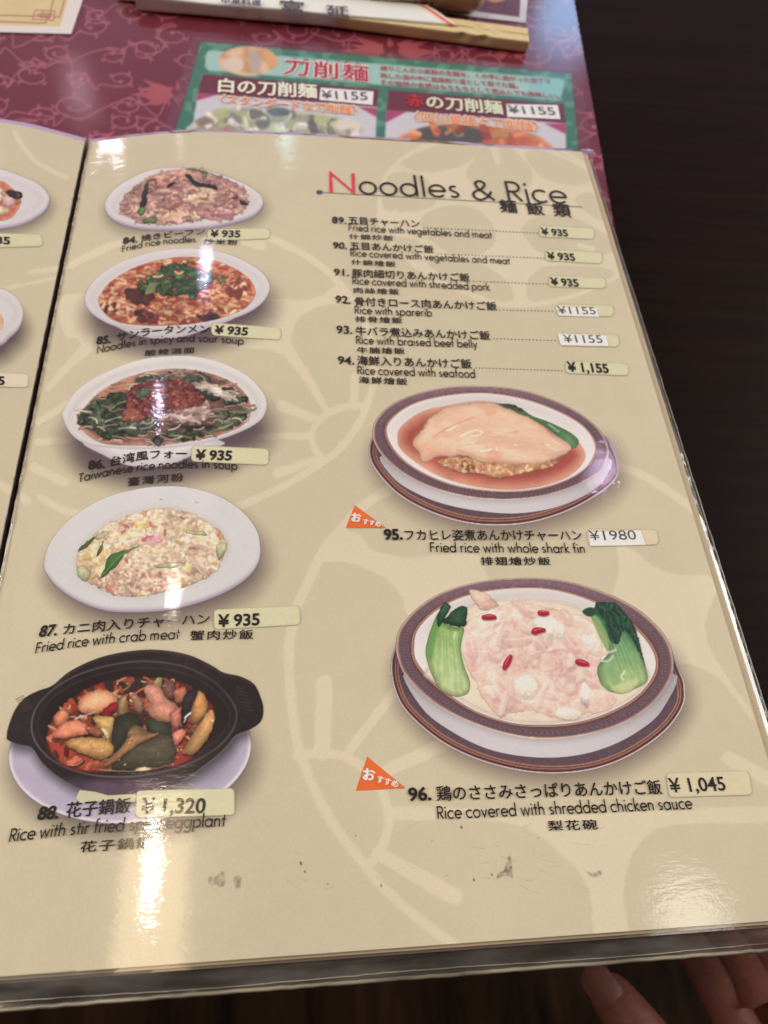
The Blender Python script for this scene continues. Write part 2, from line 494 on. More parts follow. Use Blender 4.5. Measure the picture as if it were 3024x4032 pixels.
class Letters:
    """collects lines of lettering that belong to one part"""
    def __init__(s, level=None): s.V, s.F, s.n, s.level = [], [], 0, level
    def put(s, V, Fc, L, R, h, layer, fit, slant=0.0, box=None, bend=0.0):
        """fit: ('cap', y of cap height) or ('box',)"""
        lift = layer * 0.00003
        H = (lambda x, y: on_page(x, y, lift)) if s.level is None else (lambda x, y: on_level(np.asarray(x, float), np.asarray(y, float), s.level + lift))
        mx, my = (L[0] + R[0]) / 2, (L[1] + R[1]) / 2
        a, b = H(np.array(L[0]), np.array(L[1])), H(np.array(R[0]), np.array(R[1]))
        c, d = H(np.array(mx), np.array(my)), H(np.array(mx), np.array(my - h))
        e = (b - a)[:2]; n = np.array([-e[1], e[0]]) / np.hypot(*e)
        up = 1.09 * abs((d - c)[:2] @ n)
        x0, x1 = V[:, 0].min(), V[:, 0].max()
        if fit == 'box': y0, y1 = V[:, 1].min(), V[:, 1].max()
        else: y0, y1 = 0.0, fit
        if box: x0, x1, y0, y1 = box
        u = (V[:, 0] - x0) / (x1 - x0); v = (V[:, 1] - y0) / (y1 - y0) + bend / (1.09 * h) * 4 * u * (1 - u)
        xy = a[:2] + u[:, None] * e + (v * up)[:, None] * n + (v * up * slant)[:, None] * e / np.hypot(*e)
        z = page_height(xy[:, 0]) + lift if s.level is None else np.full(len(xy), s.level + lift)
        s.V.append(np.column_stack([xy, z])); s.F += [tuple(i + s.n for i in f) for f in Fc]; s.n += len(xy)
    def jp(s, t, L, R, h, layer=9, bold=0.018, spacing=1.0, bend=0.0): 
        V, Fc = font_text(t, 0.0, spacing)
        box = (V[:, 0].min() - bold, V[:, 0].max() + bold, V[:, 1].min() - bold, V[:, 1].max() + bold)
        ring = [(-1, 0), (1, 0), (0, 1), (0, -1)] if bold < 0.035 else [(-1, 0), (1, 0), (0, 1), (0, -1), (-.7, -.7), (.7, .7), (-.7, .7), (.7, -.7), (0, 0)]
        for k, (ox, oy) in enumerate(ring):
            s.put(V + [ox * bold, oy * bold * 0.7], Fc, L, R, h, layer + k * 0.08, 'box', box=box, bend=bend)
    def num(s, t, L, R, h, layer=9, bold=0.03, slant=0.0):
        V, Fc = font_text(t, bold); s.put(V, Fc, L, R, h, layer, 0.70, slant)
    def en(s, t, L, R, h, layer=9, w=0.125, slant=0.0, bend=0.0):
        V, Fc = geo_text(t, w); s.put(V, Fc, L, R, h, layer, 1.0, slant, bend=bend)
    def build(s, name, parent, mat, label=None):
        V = np.vstack(s.V)
        me = bpy.data.meshes.new(name)
        me.from_pydata(V.tolist(), [], s.F); me.update()
        o = link(name, me, mat, parent)
        if label: o['label'] = label
        return o

# ================================================================== THE MENU
menu = thing('menu_book', 'open laminated restaurant menu with beige flower pattern and dish pictures lying in front', 'menu')
PAGE_X0, PAGE_X1, PAGE_Y1 = 0.0012, 0.2100, -0.2970

DARK, LIGHT = (197, 187, 162), (210, 199, 175)
C1 = lambda pts: sub((900, 1100), 1.5, pts)
C2 = lambda pts: sub((1000, 2100), 1.301, pts)
C3 = lambda pts: sub((1400, 540), 1.5, pts)
C4 = lambda pts: sub((1918, 1500), 1.4747, pts)
C5 = lambda pts: sub((1918, 2900), 1.5, pts)
C6 = lambda pts: sub((0, 1000), 1.58, pts)
LINES = [  # printed pale lines: points, width at both ends
    # large flower around the soup bowls
    ([(278, 1044), (400, 985), (560, 930), (760, 895), (940, 905), (1065, 940), (1200, 1005), (1313, 1090), (1390, 1190), (1445, 1290), (1470, 1400), (1467, 1527), (1453, 1567), (1420, 1653), (1367, 1733), (1300, 1800), (1220, 1853), (1120, 1913), (1000, 1967), (930, 1995), (640, 2060), (333, 2025), (247, 2007), (160, 1960)], 29),
    ([(1417, 1597), (1353, 1603), (1293, 1627), (1247, 1667), (1227, 1713), (1240, 1767), (1273, 1813)], 28),
    ([(1287, 1620), (1213, 1493), (1160, 1420), (1130, 1375)], (26, 52)),
    ([(1247, 1652), (1110, 1598)], (34, 42)), ([(1230, 1717), (1000, 1717), (850, 1700)], 27), ([(1260, 1807), (1093, 1863)], (30, 38)),
    ([(1393, 1600), (1397, 1482)], 34), ([(965, 947), (1030, 965)], 40),
    ([(190, 1530), (266, 1443), (335, 1375)], (22, 46)), ([(150, 1662), (260, 1592)], 28), ([(150, 1740), (280, 1727)], 30), ([(133, 1842), (253, 1899)], 38),
    # big flower at the lower right
    ([(1640, 1890), (1500, 1943), (1407, 2013), (1360, 2067), (1290, 2145), (1254, 2208), (1207, 2308), (1177, 2369), (1146, 2484), (1138, 2561), (1142, 2715), (1154, 2830), (1184, 2969), (1231, 3092), (1307, 3238), (1400, 3361), (1461, 3437), (1553, 3537), (1653, 3622), (1790, 3720), (1900, 3790)], 39),
    ([(2200, 1790), (2460, 1846), (2569, 1893), (2720, 2000), (2900, 2180)], 32),
    ([(1169, 2976), (1231, 2969), (1323, 2969), (1384, 2992), (1446, 3038), (1500, 3115), (1530, 3192), (1530, 3253), (1507, 3330), (1461, 3399)], 36),
    ([(1278, 2690), (1270, 2961)], 65), ([(1376, 2955), (1560, 2715)], 37), ([(1530, 3030), (1760, 2925)], 52), ([(1492, 3361), (1788, 3530)], (55, 68)),
    ([(2868, 2985), (3040, 3075)], 55),
    # flower at the upper right
    (C3([(560, 5), (440, 35), (300, 110), (200, 200), (150, 300), (140, 400), (150, 520), (260, 670), (400, 800), (600, 900), (820, 980), (1000, 995), (1200, 962), (1400, 895), (1540, 825)]), 16),
    (C3([(1080, 55), (1300, 150), (1400, 215), (1500, 330)]), 14),
    # left page
    ([(60, 523), (114, 610), (179, 659), (262, 700)], 20), ([(120, 1070), (258, 1055)], 22), ([(25, 1136), (242, 1088)], 13), ([(-40, 1890), (60, 1942), (110, 1975)], 32),
]
PALE = [  # pale areas between petals
    [(1067, 1177), (1187, 1180), (1273, 1160), (1327, 1120), (1360, 1140), (1393, 1193), (1273, 1203), (1193, 1240), (1153, 1300), (1147, 1367), (1165, 1425), (1133, 1407), (1067, 1380), (1000, 1373), (900, 1350), (900, 1190)],
    [(235, 1172), (360, 1172), (360, 1380), (300, 1330), (262, 1330), (232, 1250)],
    [(1250, 2216), (1300, 2115), (1400, 2095), (1461, 2161), (1530, 2180), (1600, 2196), (1730, 2184), (1880, 2188), (1905, 2240), (1910, 2330), (1700, 2460), (1607, 2425), (1584, 2354), (1523, 2284), (1430, 2234), (1346, 2211), (1265, 2213)],
    [(2433, 2150), (2508, 2178), (2555, 2219), (2630, 2253), (2718, 2266), (2779, 2263), (2830, 2300), (2806, 2368), (2786, 2415), (2779, 2483), (2799, 2558), (2847, 2639), (2901, 2720), (2962, 2810), (2955, 2835), (2901, 2755), (2820, 2666), (2731, 2619), (2671, 2612), (2600, 2560), (2450, 2380), (2410, 2340), (2425, 2300), (2437, 2232)],
    [(1540, 3176), (1700, 3178), (1918, 3186), (2400, 3188), (3060, 3178), (3060, 3238), (2800, 3240), (2651, 3250), (2571, 3273), (2505, 3340), (2471, 3420), (2455, 3533), (2471, 3690), (2351, 3695), (2325, 3533), (2278, 3433), (2205, 3360), (2111, 3280), (2005, 3240), (1850, 3228), (1540, 3226)],
    C3([(440, 35), (300, 110), (200, 200), (150, 300), (140, 400), (160, 520), (260, 670), (400, 800), (600, 900), (820, 978), (1000, 992), (1200, 962), (1400, 890), (1540, 825), (1600, 720), (1560, 480), (1480, 280), (1380, 170), (1250, 90), (1080, 40), (750, 20)]),
]
PETALS = [
    C3([(270, 140), (400, 80), (520, 40), (700, 35), (735, 60), (690, 130), (600, 180), (480, 205), (350, 200), (290, 172)]),
    C3([(690, 140), (760, 50), (880, 40), (960, 100), (1030, 180), (1045, 240), (1010, 310), (940, 360), (830, 370), (740, 330), (670, 250), (655, 190)]),
    C3([(1000, 100), (1100, 68), (1250, 110), (1340, 170), (1400, 250), (1300, 285), (1180, 270), (1080, 220)]),
    C3([(170, 250), (260, 205), (400, 230), (470, 330), (460, 400), (380, 430), (250, 440), (170, 420), (152, 330)]),
    C3([(390, 470), (480, 420), (600, 400), (720, 430), (800, 500), (830, 580), (810, 640), (740, 690), (600, 690), (480, 640), (400, 560)]),
    C3([(980, 540), (1030, 490), (1120, 460), (1300, 480), (1450, 560), (1560, 640), (1480, 690), (1300, 695), (1100, 680), (1020, 620)]),
    C3([(150, 590), (260, 590), (360, 610), (385, 660), (300, 690), (200, 640)]),
    C3([(430, 730), (560, 728), (700, 740), (820, 790), (900, 860), (930, 920), (910, 970), (800, 958), (620, 885), (480, 800)]),
    C3([(1010, 880), (1040, 820), (1110, 770), (1250, 758), (1450, 768), (1530, 800), (1490, 845), (1350, 905), (1200, 945), (1060, 970), (1010, 935)]),
    C3([(1290, 380), (1340, 330), (1420, 350), (1500, 480), (1420, 480)]),
    [(-60, 470), (60, 500), (105, 570), (110, 640), (70, 700), (-60, 720)],
]
SMALL = [(C3([(815, 55), (840, 145)]), 24), (C3([(235, 445), (240, 500)]), 24), (C3([(1320, 640), (1400, 660)]), 22)]

def page_colour(P):
    u, v = to_photo(P)
    tone = np.zeros(u.shape)
    jag = (fbm(u, v, 26, 4, 2) - 0.5) * 7
    for pts in PALE: tone = np.maximum(tone, cover(poly_sdf(u, v, smooth_closed(pts, 4)) + jag, 8))
    for pts in PETALS: tone = tone * (1 - cover(poly_sdf(u, v, smooth_closed(pts, 4)) + jag, 8))
    for pts, w in LINES + SMALL:
        p = smooth_open(pts, 4) if len(pts) > 2 else np.array(pts, float)
        ws = np.full(len(p), w / 2) if np.isscalar(w) else np.linspace(w[0], w[1], len(p)) / 2
        d = np.full(u.shape, 1e3)
        m = (u > p[:, 0].min() - 60) & (u < p[:, 0].max() + 60) & (v > p[:, 1].min() - 60) & (v < p[:, 1].max() + 60)
        if m.any(): d[m] = seg_dist(u[m], v[m], p, ws)
        tone = np.maximum(tone, cover(d + jag, 8))
    c = np.asarray(DARK, float) + tone[..., None] * (np.asarray(LIGHT, float) - np.asarray(DARK, float))
    c = c * (1 + (fbm(P[..., 0] * 1e3, P[..., 1] * 1e3, 55, 2)[..., None] - 0.5) * 0.05 + (fbm(P[..., 0] * 1e3, P[..., 1] * 1e3, 4, 6, 2)[..., None] - 0.5) * 0.018)
    return np.concatenate([ink(c), np.ones(u.shape + (1,))], -1)

def page(name, xs, label):
    ys = np.arange(0, PAGE_Y1 - 1e-6, -0.0005); ys[-1] = PAGE_Y1
    X, Y = np.meshgrid(xs, ys[::-1])
    X, Y = X[::-1], Y[::-1]
    P = np.stack([X, Y, page_height(X)], -1)
    o = link(name, grid_mesh(name, P, page_colour(P)), INK, menu)
    o['label'] = label
    return o
right_page = page('page', np.linspace(PAGE_X0, PAGE_X1, 420), 'right page headed Noodles & Rice')
left_page = page('page', np.linspace(-0.2095, -0.0010, 400), 'left page, only its right margin in the picture')

# sheets of the pages underneath, showing past the edge
def sheet(name, x0, x1, y0, y1, z, colour, seed):
    xs = np.linspace(x0, x1, 60); ys = np.linspace(y0, y1, 90)
    X, Y = np.meshgrid(xs, ys)
    Z = page_height(X) + z + 0.0003 * (fbm(X * 1e3, Y * 1e3, 40, seed) - 0.5)
    c = np.broadcast_to(np.asarray(colour, float), X.shape + (3,))
    rgba = np.concatenate([ink(c), np.ones(X.shape + (1,))], -1)
    return link(name, grid_mesh(name, np.stack([X, Y, Z], -1), rgba), INK, menu)
sheet('under_page', 0.004, 0.2126, 0.0002, -0.2977, -0.0009, (186, 170, 144), 3)
sheet('under_page', 0.004, 0.2128, 0.0004, -0.2983, -0.0017, (120, 102, 94), 5)

# dark binding between the pages
bm = bmesh.new()
for a, b, z0 in ((-0.0050, 0.0032, -0.0100),):
    vs = []
    for y in np.linspace(0.0015, -0.300, 30):
        for x, dz in ((a, -0.001), (a + 0.002, 0.0), ((a + b) / 2, -0.0012), (b - 0.002, 0.0), (b, -0.001)):
            vs.append(bm.verts.new((x, y, z0 + dz)))
    for i in range(29):
        for k in range(4):
            j = i * 5 + k
            bm.faces.new((vs[j], vs[j + 1], vs[j + 6], vs[j + 5]))
me = bpy.data.meshes.new('spine'); bm.to_mesh(me); bm.free()
SPINE = print_material('spine_leatherette', fixed=tuple(S((96, 72, 56))), coat=0.5, rough=0.45, coat_rough=0.2)
link('spine', me, SPINE, menu)

# ------------------------------------------------------------------ clear film borders
def film_material(name, milky, tint=(0.36, 0.34, 0.32), rough=0.13, bump=0.30):
    mt, ns, ls, bs = new_mat(name)
    out = ns['Material Output']; ns.remove(bs)
    tc = ns.new('ShaderNodeTexCoord')
    n1 = node(ns, 'ShaderNodeTexNoise', Scale=95.0, Detail=2.0); ls.new(tc.outputs['Object'], n1.inputs['Vector'])
    mp = ns.new('ShaderNodeMapping'); mp.inputs['Scale'].default_value = (60, 300, 60); ls.new(tc.outputs['Object'], mp.inputs['Vector'])
    n2 = node(ns, 'ShaderNodeTexNoise', Scale=1.0, Detail=3.0); ls.new(mp.outputs['Vector'], n2.inputs['Vector'])
    b = node(ns, 'ShaderNodeBump', Strength=bump, Distance=0.0012); ls.new(n1.outputs['Fac'], b.inputs['Height'])
    tr = ns.new('ShaderNodeBsdfTransparent'); tr.inputs['Color'].default_value = (0.93, 0.92, 0.90, 1)
    df = node(ns, 'ShaderNodeBsdfDiffuse', Color=(*tint, 1))
    gl = node(ns, 'ShaderNodeBsdfGlossy', Color=(1, 1, 1, 1), Roughness=rough)
    ls.new(b.outputs['Normal'], gl.inputs['Normal'])
    fr = node(ns, 'ShaderNodeFresnel', IOR=1.5); ls.new(b.outputs['Normal'], fr.inputs['Normal'])
    mu = ns.new('ShaderNodeMath'); mu.operation = 'MULTIPLY_ADD'; mu.inputs[1].default_value = 1.7; mu.inputs[2].default_value = 0.02
    ls.new(fr.outputs['Fac'], mu.inputs[0])
    mr = ns.new('ShaderNodeMapRange'); mr.inputs['From Min'].default_value = 0.35; mr.inputs['From Max'].default_value = 0.75
    mr.inputs['To Min'].default_value = milky * 0.35; mr.inputs['To Max'].default_value = milky * 1.6
    ls.new(n2.outputs['Fac'], mr.inputs['Value'])
    m1 = ns.new('ShaderNodeMixShader'); ls.new(mr.outputs['Result'], m1.inputs['Fac'])
    ls.new(tr.outputs[0], m1.inputs[1]); ls.new(df.outputs[0], m1.inputs[2])
    m2 = ns.new('ShaderNodeMixShader'); ls.new(mu.outputs[0], m2.inputs['Fac'])
    ls.new(m1.outputs[0], m2.inputs[1]); ls.new(gl.outputs[0], m2.inputs[2])
    ls.new(m2.outputs[0], out.inputs['Surface'])
    return mt
FILM = film_material('clear_film', 0.22)
FILM_EDGE = film_material('worn_film_edge', 0.85, tint=(0.33, 0.29, 0.20), rough=0.3)

SEAM = film_material('folded_film_seam', 0.9, tint=(0.52, 0.46, 0.36), rough=0.16)
def film_strip(name, A, B, C, D, n, k, seed, mat=None, ripple=0.0006, label=None):
    """strip between the edges A-B (inner) and D-C (outer), gently cockled"""
    A, B, C, D = map(np.array, (A, B, C, D))
    t = np.linspace(0, 1, n)[:, None, None]; s = np.linspace(0, 1, k)[None, :, None]
    P = (A * (1 - t) + B * t) * (1 - s) + (D * (1 - t) + C * t) * s
    P[..., 2] += ripple * (fbm(P[..., 0] * 1e3, P[..., 1] * 1e3, 14, seed) - 0.5) * 2 * np.sin(np.linspace(0.5, math.pi, k))[None, :]
    o = link(name, grid_mesh(name, P), mat or FILM, menu)
    if label: o['label'] = label
    return o
zf = -0.0024
film_strip('film_border', (0.2100, 0.0035, zf), (0.2100, -0.3030, zf), (0.2164, -0.3030, zf - 0.0012), (0.2168, 0.0035, zf - 0.0035), 260, 10, 1, label='clear film border along the right edge')
film_strip('film_border', (-0.0, -0.2968, zf), (0.2100, -0.2968, zf), (0.2100, -0.3030, zf - 0.001), (-0.0, -0.3030, zf - 0.001), 260, 10, 2, label='clear film border along the bottom edge')
film_strip('film_border', (-0.2155, -0.2968, zf), (-0.001, -0.2968, zf), (-0.001, -0.3030, zf - 0.001), (-0.2155, -0.3030, zf - 0.001), 120, 8, 4, label='clear film border along the bottom of the left page')
film_strip('film_border', (-0.2155, 0.0035, zf), (-0.2155, -0.3030, zf), (-0.2094, -0.3030, zf), (-0.2094, 0.0035, zf), 120, 8, 6, label='clear film border along the left edge')
def film_top(x0, x1, seed, label):
    xs = np.linspace(x0, x1, 160); k = 8
    X, T = np.meshgrid(xs, np.linspace(0, 1, k))
    P = np.stack([X, 0.0001 + T * 0.0042, page_height(X) - 0.0004 - 0.0012 * T + 0.0009 * T * (fbm(X * 1e3, T * 8, 6, seed) - 0.5)], -1)
    link('film_border', grid_mesh('film_border', P), FILM, menu)['label'] = label
film_top(0.0012, 0.2165, 3, 'clear film border along the top of the right page')
film_top(-0.2155, -0.0010, 9, 'clear film border along the top of the left page')

def tube(name, pts, r, mat, parent, seg=8):
    pts = [Vector(p) for p in pts]
    V, Q = [], []
    for i, p in enumerate(pts):
        d = (pts[min(i + 1, len(pts) - 1)] - pts[max(i - 1, 0)]).normalized()
        a = d.orthogonal().normalized() if abs(d.z) > 0.9 else Vector((0, 0, 1)).cross(d).normalized()
        b = d.cross(a)
        rr = r if np.isscalar(r) else r[i]
        for k in range(seg):
            th = 2 * math.pi * k / seg
            V.append(p + a * (rr * math.cos(th)) + b * (rr * math.sin(th)))
    for i in range(len(pts) - 1):
        for k in range(seg):
            Q.append((i * seg + k, i * seg + (k + 1) % seg, (i + 1) * seg + (k + 1) % seg, (i + 1) * seg + k))
    Q.append(tuple(range(seg))[::-1]); Q.append(tuple((len(pts) - 1) * seg + k for k in range(seg)))
    me = bpy.data.meshes.new(name); me.from_pydata([tuple(v) for v in V], [], Q); me.update()
    for pl in me.polygons: pl.use_smooth = True
    return link(name, me, mat, parent)
jit = lambda a: a * float(rng.normal())
tube('film_edge', [(x, -0.3031 + jit(0.00006), zf - 0.001 + jit(0.00008)) for x in np.linspace(0, 0.2168, 90)], 0.00045, FILM_EDGE, menu)
tube('film_edge', [(x, -0.3019 + jit(0.00004) + 0.0002 * math.sin(x * 70), zf - 0.0006 + jit(0.00005)) for x in np.linspace(0.02, 0.2160, 90)], 0.00009, SEAM, menu)
tube('film_edge', [(0.2167 - 0.0004 * (i / 89), 0.0035 - 0.3065 * i / 89, zf - 0.0034 + 0.0024 * i / 89 + jit(0.0001)) for i in range(90)], 0.00035, FILM_EDGE, menu)
tube('film_edge', [(0.0012 + jit(0.00006), y, -0.0083 + jit(0.00008)) for y in np.linspace(0.003, -0.303, 110)], 0.0004, SEAM, menu)
tube('film_edge', [(-0.0011 + jit(0.00005), y, -0.0087 + jit(0.00006)) for y in np.linspace(0.003, -0.303, 110)], 0.0003, FILM_EDGE, menu)

# ------------------------------------------------------------------ lettering on the pages
BLACK, GREY = (38, 33, 33), (62, 56, 54)
heading = Letters()
heading.en('oodles', (1415, 763), (1812, 779), 72, w=0.088)
heading.en('&', (1863, 785), (1953, 789), 72, w=0.088)
heading.en('Rice', (2002, 790), (2240, 802), 72, w=0.088)
for ch, a, b in (('麺', (1971, 836), (2040, 840)), ('飯', (2078, 845), (2148, 848)), ('類', (2183, 852), (2254, 857))):
    heading.jp(ch, a, b, 48, bold=0.02)
hd = heading.build('heading', menu, text_mat(BLACK))
hn = Letters(); hn.en('N', (1297, 755), (1400, 761), 72, w=0.10); hn.build('initial_letter', hd, text_mat((215, 45, 75)))
rule = Canvas(1235, 735, 2305, 830, 2.0)
rule.stroke([(1255, 757), (2293, 815)], 2.6, (90, 84, 78), 0.85, 2.5)
rule.stroke([(1254, 757), (1262, 757)], 17, (58, 84, 112), 1.0, 3)
rule.build('heading_rule', menu, 3)

def caption(label, rows):
    L = Letters()
    for r in rows:
        kind, t, a, b, h = r[:5]; kw = r[5] if len(r) > 5 else {}
        getattr(L, kind)(t, a, b, h, **kw)
    return L.build('caption', menu, text_mat(BLACK), label)
caption('caption of dish 84', [('num', '84.', (482, 960), (541, 953), 22), ('jp', '焼きビーフン', (555, 951), (808, 922), 24),
        ('en', 'Fried rice noodles', (480, 992), (771, 954), 23, dict(bend=6)), ('jp', '炒米粉', (800, 962), (935, 966), 21, dict(spacing=1.25))])
caption('caption of dish 85', [('num', '85.', (377, 1355), (435, 1349), 27), ('jp', 'サンラータンメン', (457, 1343), (825, 1311), 30, dict(bend=7)),
        ('en', 'Noodles in spicy and sour soup', (380, 1392), (960, 1356), 27, dict(bend=18)), ('jp', '酸辣湯面', (570, 1402), (765, 1390), 22, dict(spacing=1.2))])
caption('caption of dish 86', [('num', '86.', (345, 1848), (412, 1841), 31), ('jp', '台湾風フォー', (432, 1838), (736, 1805), 36, dict(bend=9)),
        ('en', 'Taiwanese rice noodles in soup', (307, 1899), (936, 1850), 31, dict(bend=20)), ('jp', '臺灣河粉', (502, 1914), (722, 1895), 31, dict(spacing=1.2))])
caption('caption of dish 87', [('num', '87.', (150, 2507), (222, 2500), 39, dict(slant=0.12)), ('jp', 'カニ肉入りチャーハン', (246, 2502), (826, 2458), 42),
        ('en', 'Fried rice with crab meat', (137, 2572), (705, 2515), 38, dict(slant=0.08, bend=5)), ('jp', '蟹肉炒飯', (747, 2521), (997, 2517), 36, dict(spacing=1.2))])
caption('caption of dish 88', [('num', '88.', (143, 3227), (227, 3222), 46, dict(slant=0.12)), ('jp', '花子鍋飯', (257, 3222), (513, 3201), 58),
        ('en', 'Rice with stir fried spicy eggplant', (33, 3315), (887, 3254), 48, dict(slant=0.08, bend=8)), ('jp', '花子鍋飯', (313, 3358), (600, 3338), 42, dict(spacing=1.15))])
LIST = [
 (89, '五目チャーハン', 'Fried rice with vegetables and meat', '什錦炒飯', [(1307, 877), (1365, 881)], [(1373, 883), (1654, 897)], [(1373, 908), (1939, 938)], [(1375, 941), (1550, 948)], 23, 28, 25, 20, [(1663, 896), (2123, 918)]),
 (90, '五目あんかけご飯', 'Rice covered with vegetables and meat', '什錦燴飯', [(1311, 977), (1367, 980)], [(1379, 982), (1710, 997)], [(1380, 1008), (2010, 1040)], [(1383, 1042), (1559, 1051)], 23, 29, 25, 21, [(1717, 999), (2150, 1017)]),
 (91, '豚肉細切りあんかけご飯', 'Rice covered with shredded pork', '肉絲燴飯', [(1315, 1083), (1375, 1086)], [(1387, 1091), (1852, 1109)], [(1388, 1118), (1931, 1144)], [(1393, 1154), (1573, 1160)], 24, 31, 27, 22, [(1857, 1107), (2160, 1119)]),
 (92, '骨付きロース肉あんかけご飯', 'Rice with sparerib', '排骨燴飯', [(1320, 1191), (1381, 1195)], [(1397, 1204), (1959, 1223)], [(1397, 1234), (1703, 1246)], [(1400, 1268), (1585, 1273)], 26, 33, 28, 23, [(1962, 1220), (2182, 1226)]),
 (93, '牛バラ煮込みあんかけご飯', 'Rice with braised beef belly', '牛腩燴飯', [(1325, 1312), (1389, 1314)], [(1401, 1321), (1933, 1339)], [(1403, 1353), (1881, 1369)], [(1407, 1391), (1595, 1394)], 28, 34, 29, 24, [(1937, 1333), (2192, 1341)]),
 (94, '海鮮入りあんかけご飯', 'Rice covered with seafood', '海鮮燴飯', [(1330, 1432), (1395, 1435)], [(1407, 1438), (1860, 1452)], [(1408, 1473), (1873, 1487)], [(1412, 1509), (1605, 1516)], 28, 36, 30, 26, [(1867, 1448), (2220, 1460)])]
for n, j, e, c, a, b, d, f, h1, h2, h3, h4, dots in LIST:
    caption('caption of dish %d' % n, [('num', '%d.' % n, *a, h1, dict(bold=0.02)), ('jp', j, *b, h2), ('en', e, *d, h3), ('jp', c, *f, h4, dict(spacing=1.2, bold=0.018))])
    cv = Canvas(dots[0][0] - 6, dots[0][1] - 8, dots[1][0] + 6, dots[1][1] + 8, 1.5)
    k = int((dots[1][0] - dots[0][0]) / 13.5)
    for i in range(k):
        t = (i + 0.5) / k; x = dots[0][0] + t * (dots[1][0] - dots[0][0]); y = dots[0][1] + t * (dots[1][1] - dots[0][1])
        cv.stroke([(x - 0.6, y), (x + 0.6, y)], 4.2, BLACK, 0.8, 2.4)
    cv.build('leader_dots', menu, 3)
caption('caption of dish 95', [('num', '95.', (1513, 2124), (1587, 2123), 37, dict(bold=0.04)), ('jp', 'フカヒレ姿煮あんかけチャーハン', (1595, 2129), (2295, 2129), 41, dict(bold=0.016)),
        ('en', 'Fried rice with whole shark fin', (1695, 2173), (2305, 2177), 35), ('jp', '排翅燴炒飯', (1895, 2225), (2170, 2225), 31, dict(spacing=1.2, bold=0.02))])
caption('caption of dish 96', [('num', '96.', (1609, 3153), (1700, 3149), 47), ('jp', '鶏のささみさっぱりあんかけご飯', (1721, 3155), (2611, 3128), 56),
        ('en', 'Rice covered with shredded chicken sauce', (1723, 3225), (2730, 3184), 46), ('jp', '梨花碗', (2160, 3272), (2355, 3266), 38, dict(spacing=1.2, bold=0.02))])

# ------------------------------------------------------------------ price stickers
def inset(q, r):
    q = np.asarray(q, float); out = []
    for i in range(4):
        a, b, c = q[i - 1], q[i], q[(i + 1) % 4]
        out.append(b + r * (a - b) / np.hypot(*(a - b)) + r * (c - b) / np.hypot(*(c - b)))
    return np.array(out)
def sticker(quad, colour, layer, label, r=17, edge=0.92):
    q = np.asarray(quad, float)
    cv = Canvas(q[:, 0].min() - 8, q[:, 1].min() - 8, q[:, 0].max() + 8, q[:, 1].max() + 8, 2.5)
    d = poly_sdf(cv.X, cv.Y, inset(q, r)) - r
    cv.over(cover(d + 0.0, 4) , np.asarray(colour, float) * edge)
    cv.over(cover(d + 4, 4), np.asarray(colour, float) * (0.985 + 0.03 * fbm(cv.X, cv.Y, 30, 3)[..., None]))
    return cv.build('price_sticker', menu, layer, mat=INK, label=label)
PALE_GREEN, WHITE_S = (205, 202, 162), (232, 231, 232)
PRICES = [
 ('84', [(815, 902), (1062, 897), (1065, 940), (817, 950)], None, '¥ 935', (827, 932), (946, 934), 24, 0.035),
 ('85', [(832, 1270), (1107, 1290), (1107, 1340), (832, 1320)], None, '¥ 935', (842, 1312), (975, 1320), 28, 0.035),
 ('86', [(755, 1752), (1059, 1767), (1059, 1832), (752, 1817)], None, '¥ 935', (767, 1808), (912, 1812), 34, 0.035),
 ('87', [(841, 2400), (1180, 2383), (1183, 2460), (843, 2480)], None, '¥ 935', (857, 2468), (1023, 2460), 42, 0.03),
 ('88', [(537, 3113), (923, 3103), (925, 3210), (533, 3220)], None, '¥ 1,320', (553, 3202), (807, 3201), 54, 0.02),
 ('89', [(2120, 887), (2343, 897), (2340, 943), (2123, 933)], None, '¥ 935', (2133, 924), (2239, 931), 24, 0.035),
 ('90', [(2143, 980), (2373, 993), (2373, 1040), (2147, 1027)], None, '¥ 935', (2157, 1020), (2267, 1026), 25, 0.035),
 ('91', [(2157, 1083), (2387, 1093), (2387, 1137), (2160, 1130)], None, '¥ 935', (2170, 1122), (2281, 1128), 26, 0.035),
 ('92', [(2187, 1197), (2417, 1200), (2417, 1247), (2193, 1243)], [(2187, 1207), (2350, 1210), (2360, 1248), (2200, 1243)], '¥1155', (2200, 1235), (2348, 1237), 26, 0.0),
 ('93', [(2195, 1310), (2437, 1317), (2440, 1367), (2207, 1361)], [(2195, 1313), (2387, 1320), (2398, 1363), (2207, 1359)], '¥1155', (2223, 1348), (2375, 1350), 28, 0.0),
 ('94', [(2223, 1420), (2473, 1430), (2477, 1480), (2227, 1470)], None, '¥ 1,155', (2237, 1461), (2400, 1468), 32, 0.035),
 ('95', [(2308, 2082), (2586, 2085), (2598, 2144), (2318, 2152)], [(2317, 2093), (2522, 2087), (2545, 2146), (2323, 2150)], '¥1980', (2325, 2127), (2508, 2124), 35, -0.004),
 ('96', [(2621, 3043), (2948, 3033), (2965, 3130), (2635, 3140)], None, '¥ 1,045', (2641, 3120), (2861, 3111), 50, 0.015),
]
for n, q, white, t, a, b, h, bold in PRICES:
    faint = n in ('95', '96')
    st = sticker(q, (210, 198, 163) if faint else PALE_GREEN, 6, 'pale green price sticker of dish ' + n, edge=0.93)
    if white is not None:
        st = sticker(white, WHITE_S, 7, 'white price sticker of dish ' + n, r=2, edge=0.96)
    L = Letters(); L.num(t, a, b, h, layer=10, bold=bold); L.build('price', st, text_mat((40, 38, 40) if white is None else (70, 70, 78)))
st = sticker([(-110, 915), (166, 922), (170, 970), (-110, 978)], PALE_GREEN, 6, 'price sticker on the left page, upper')
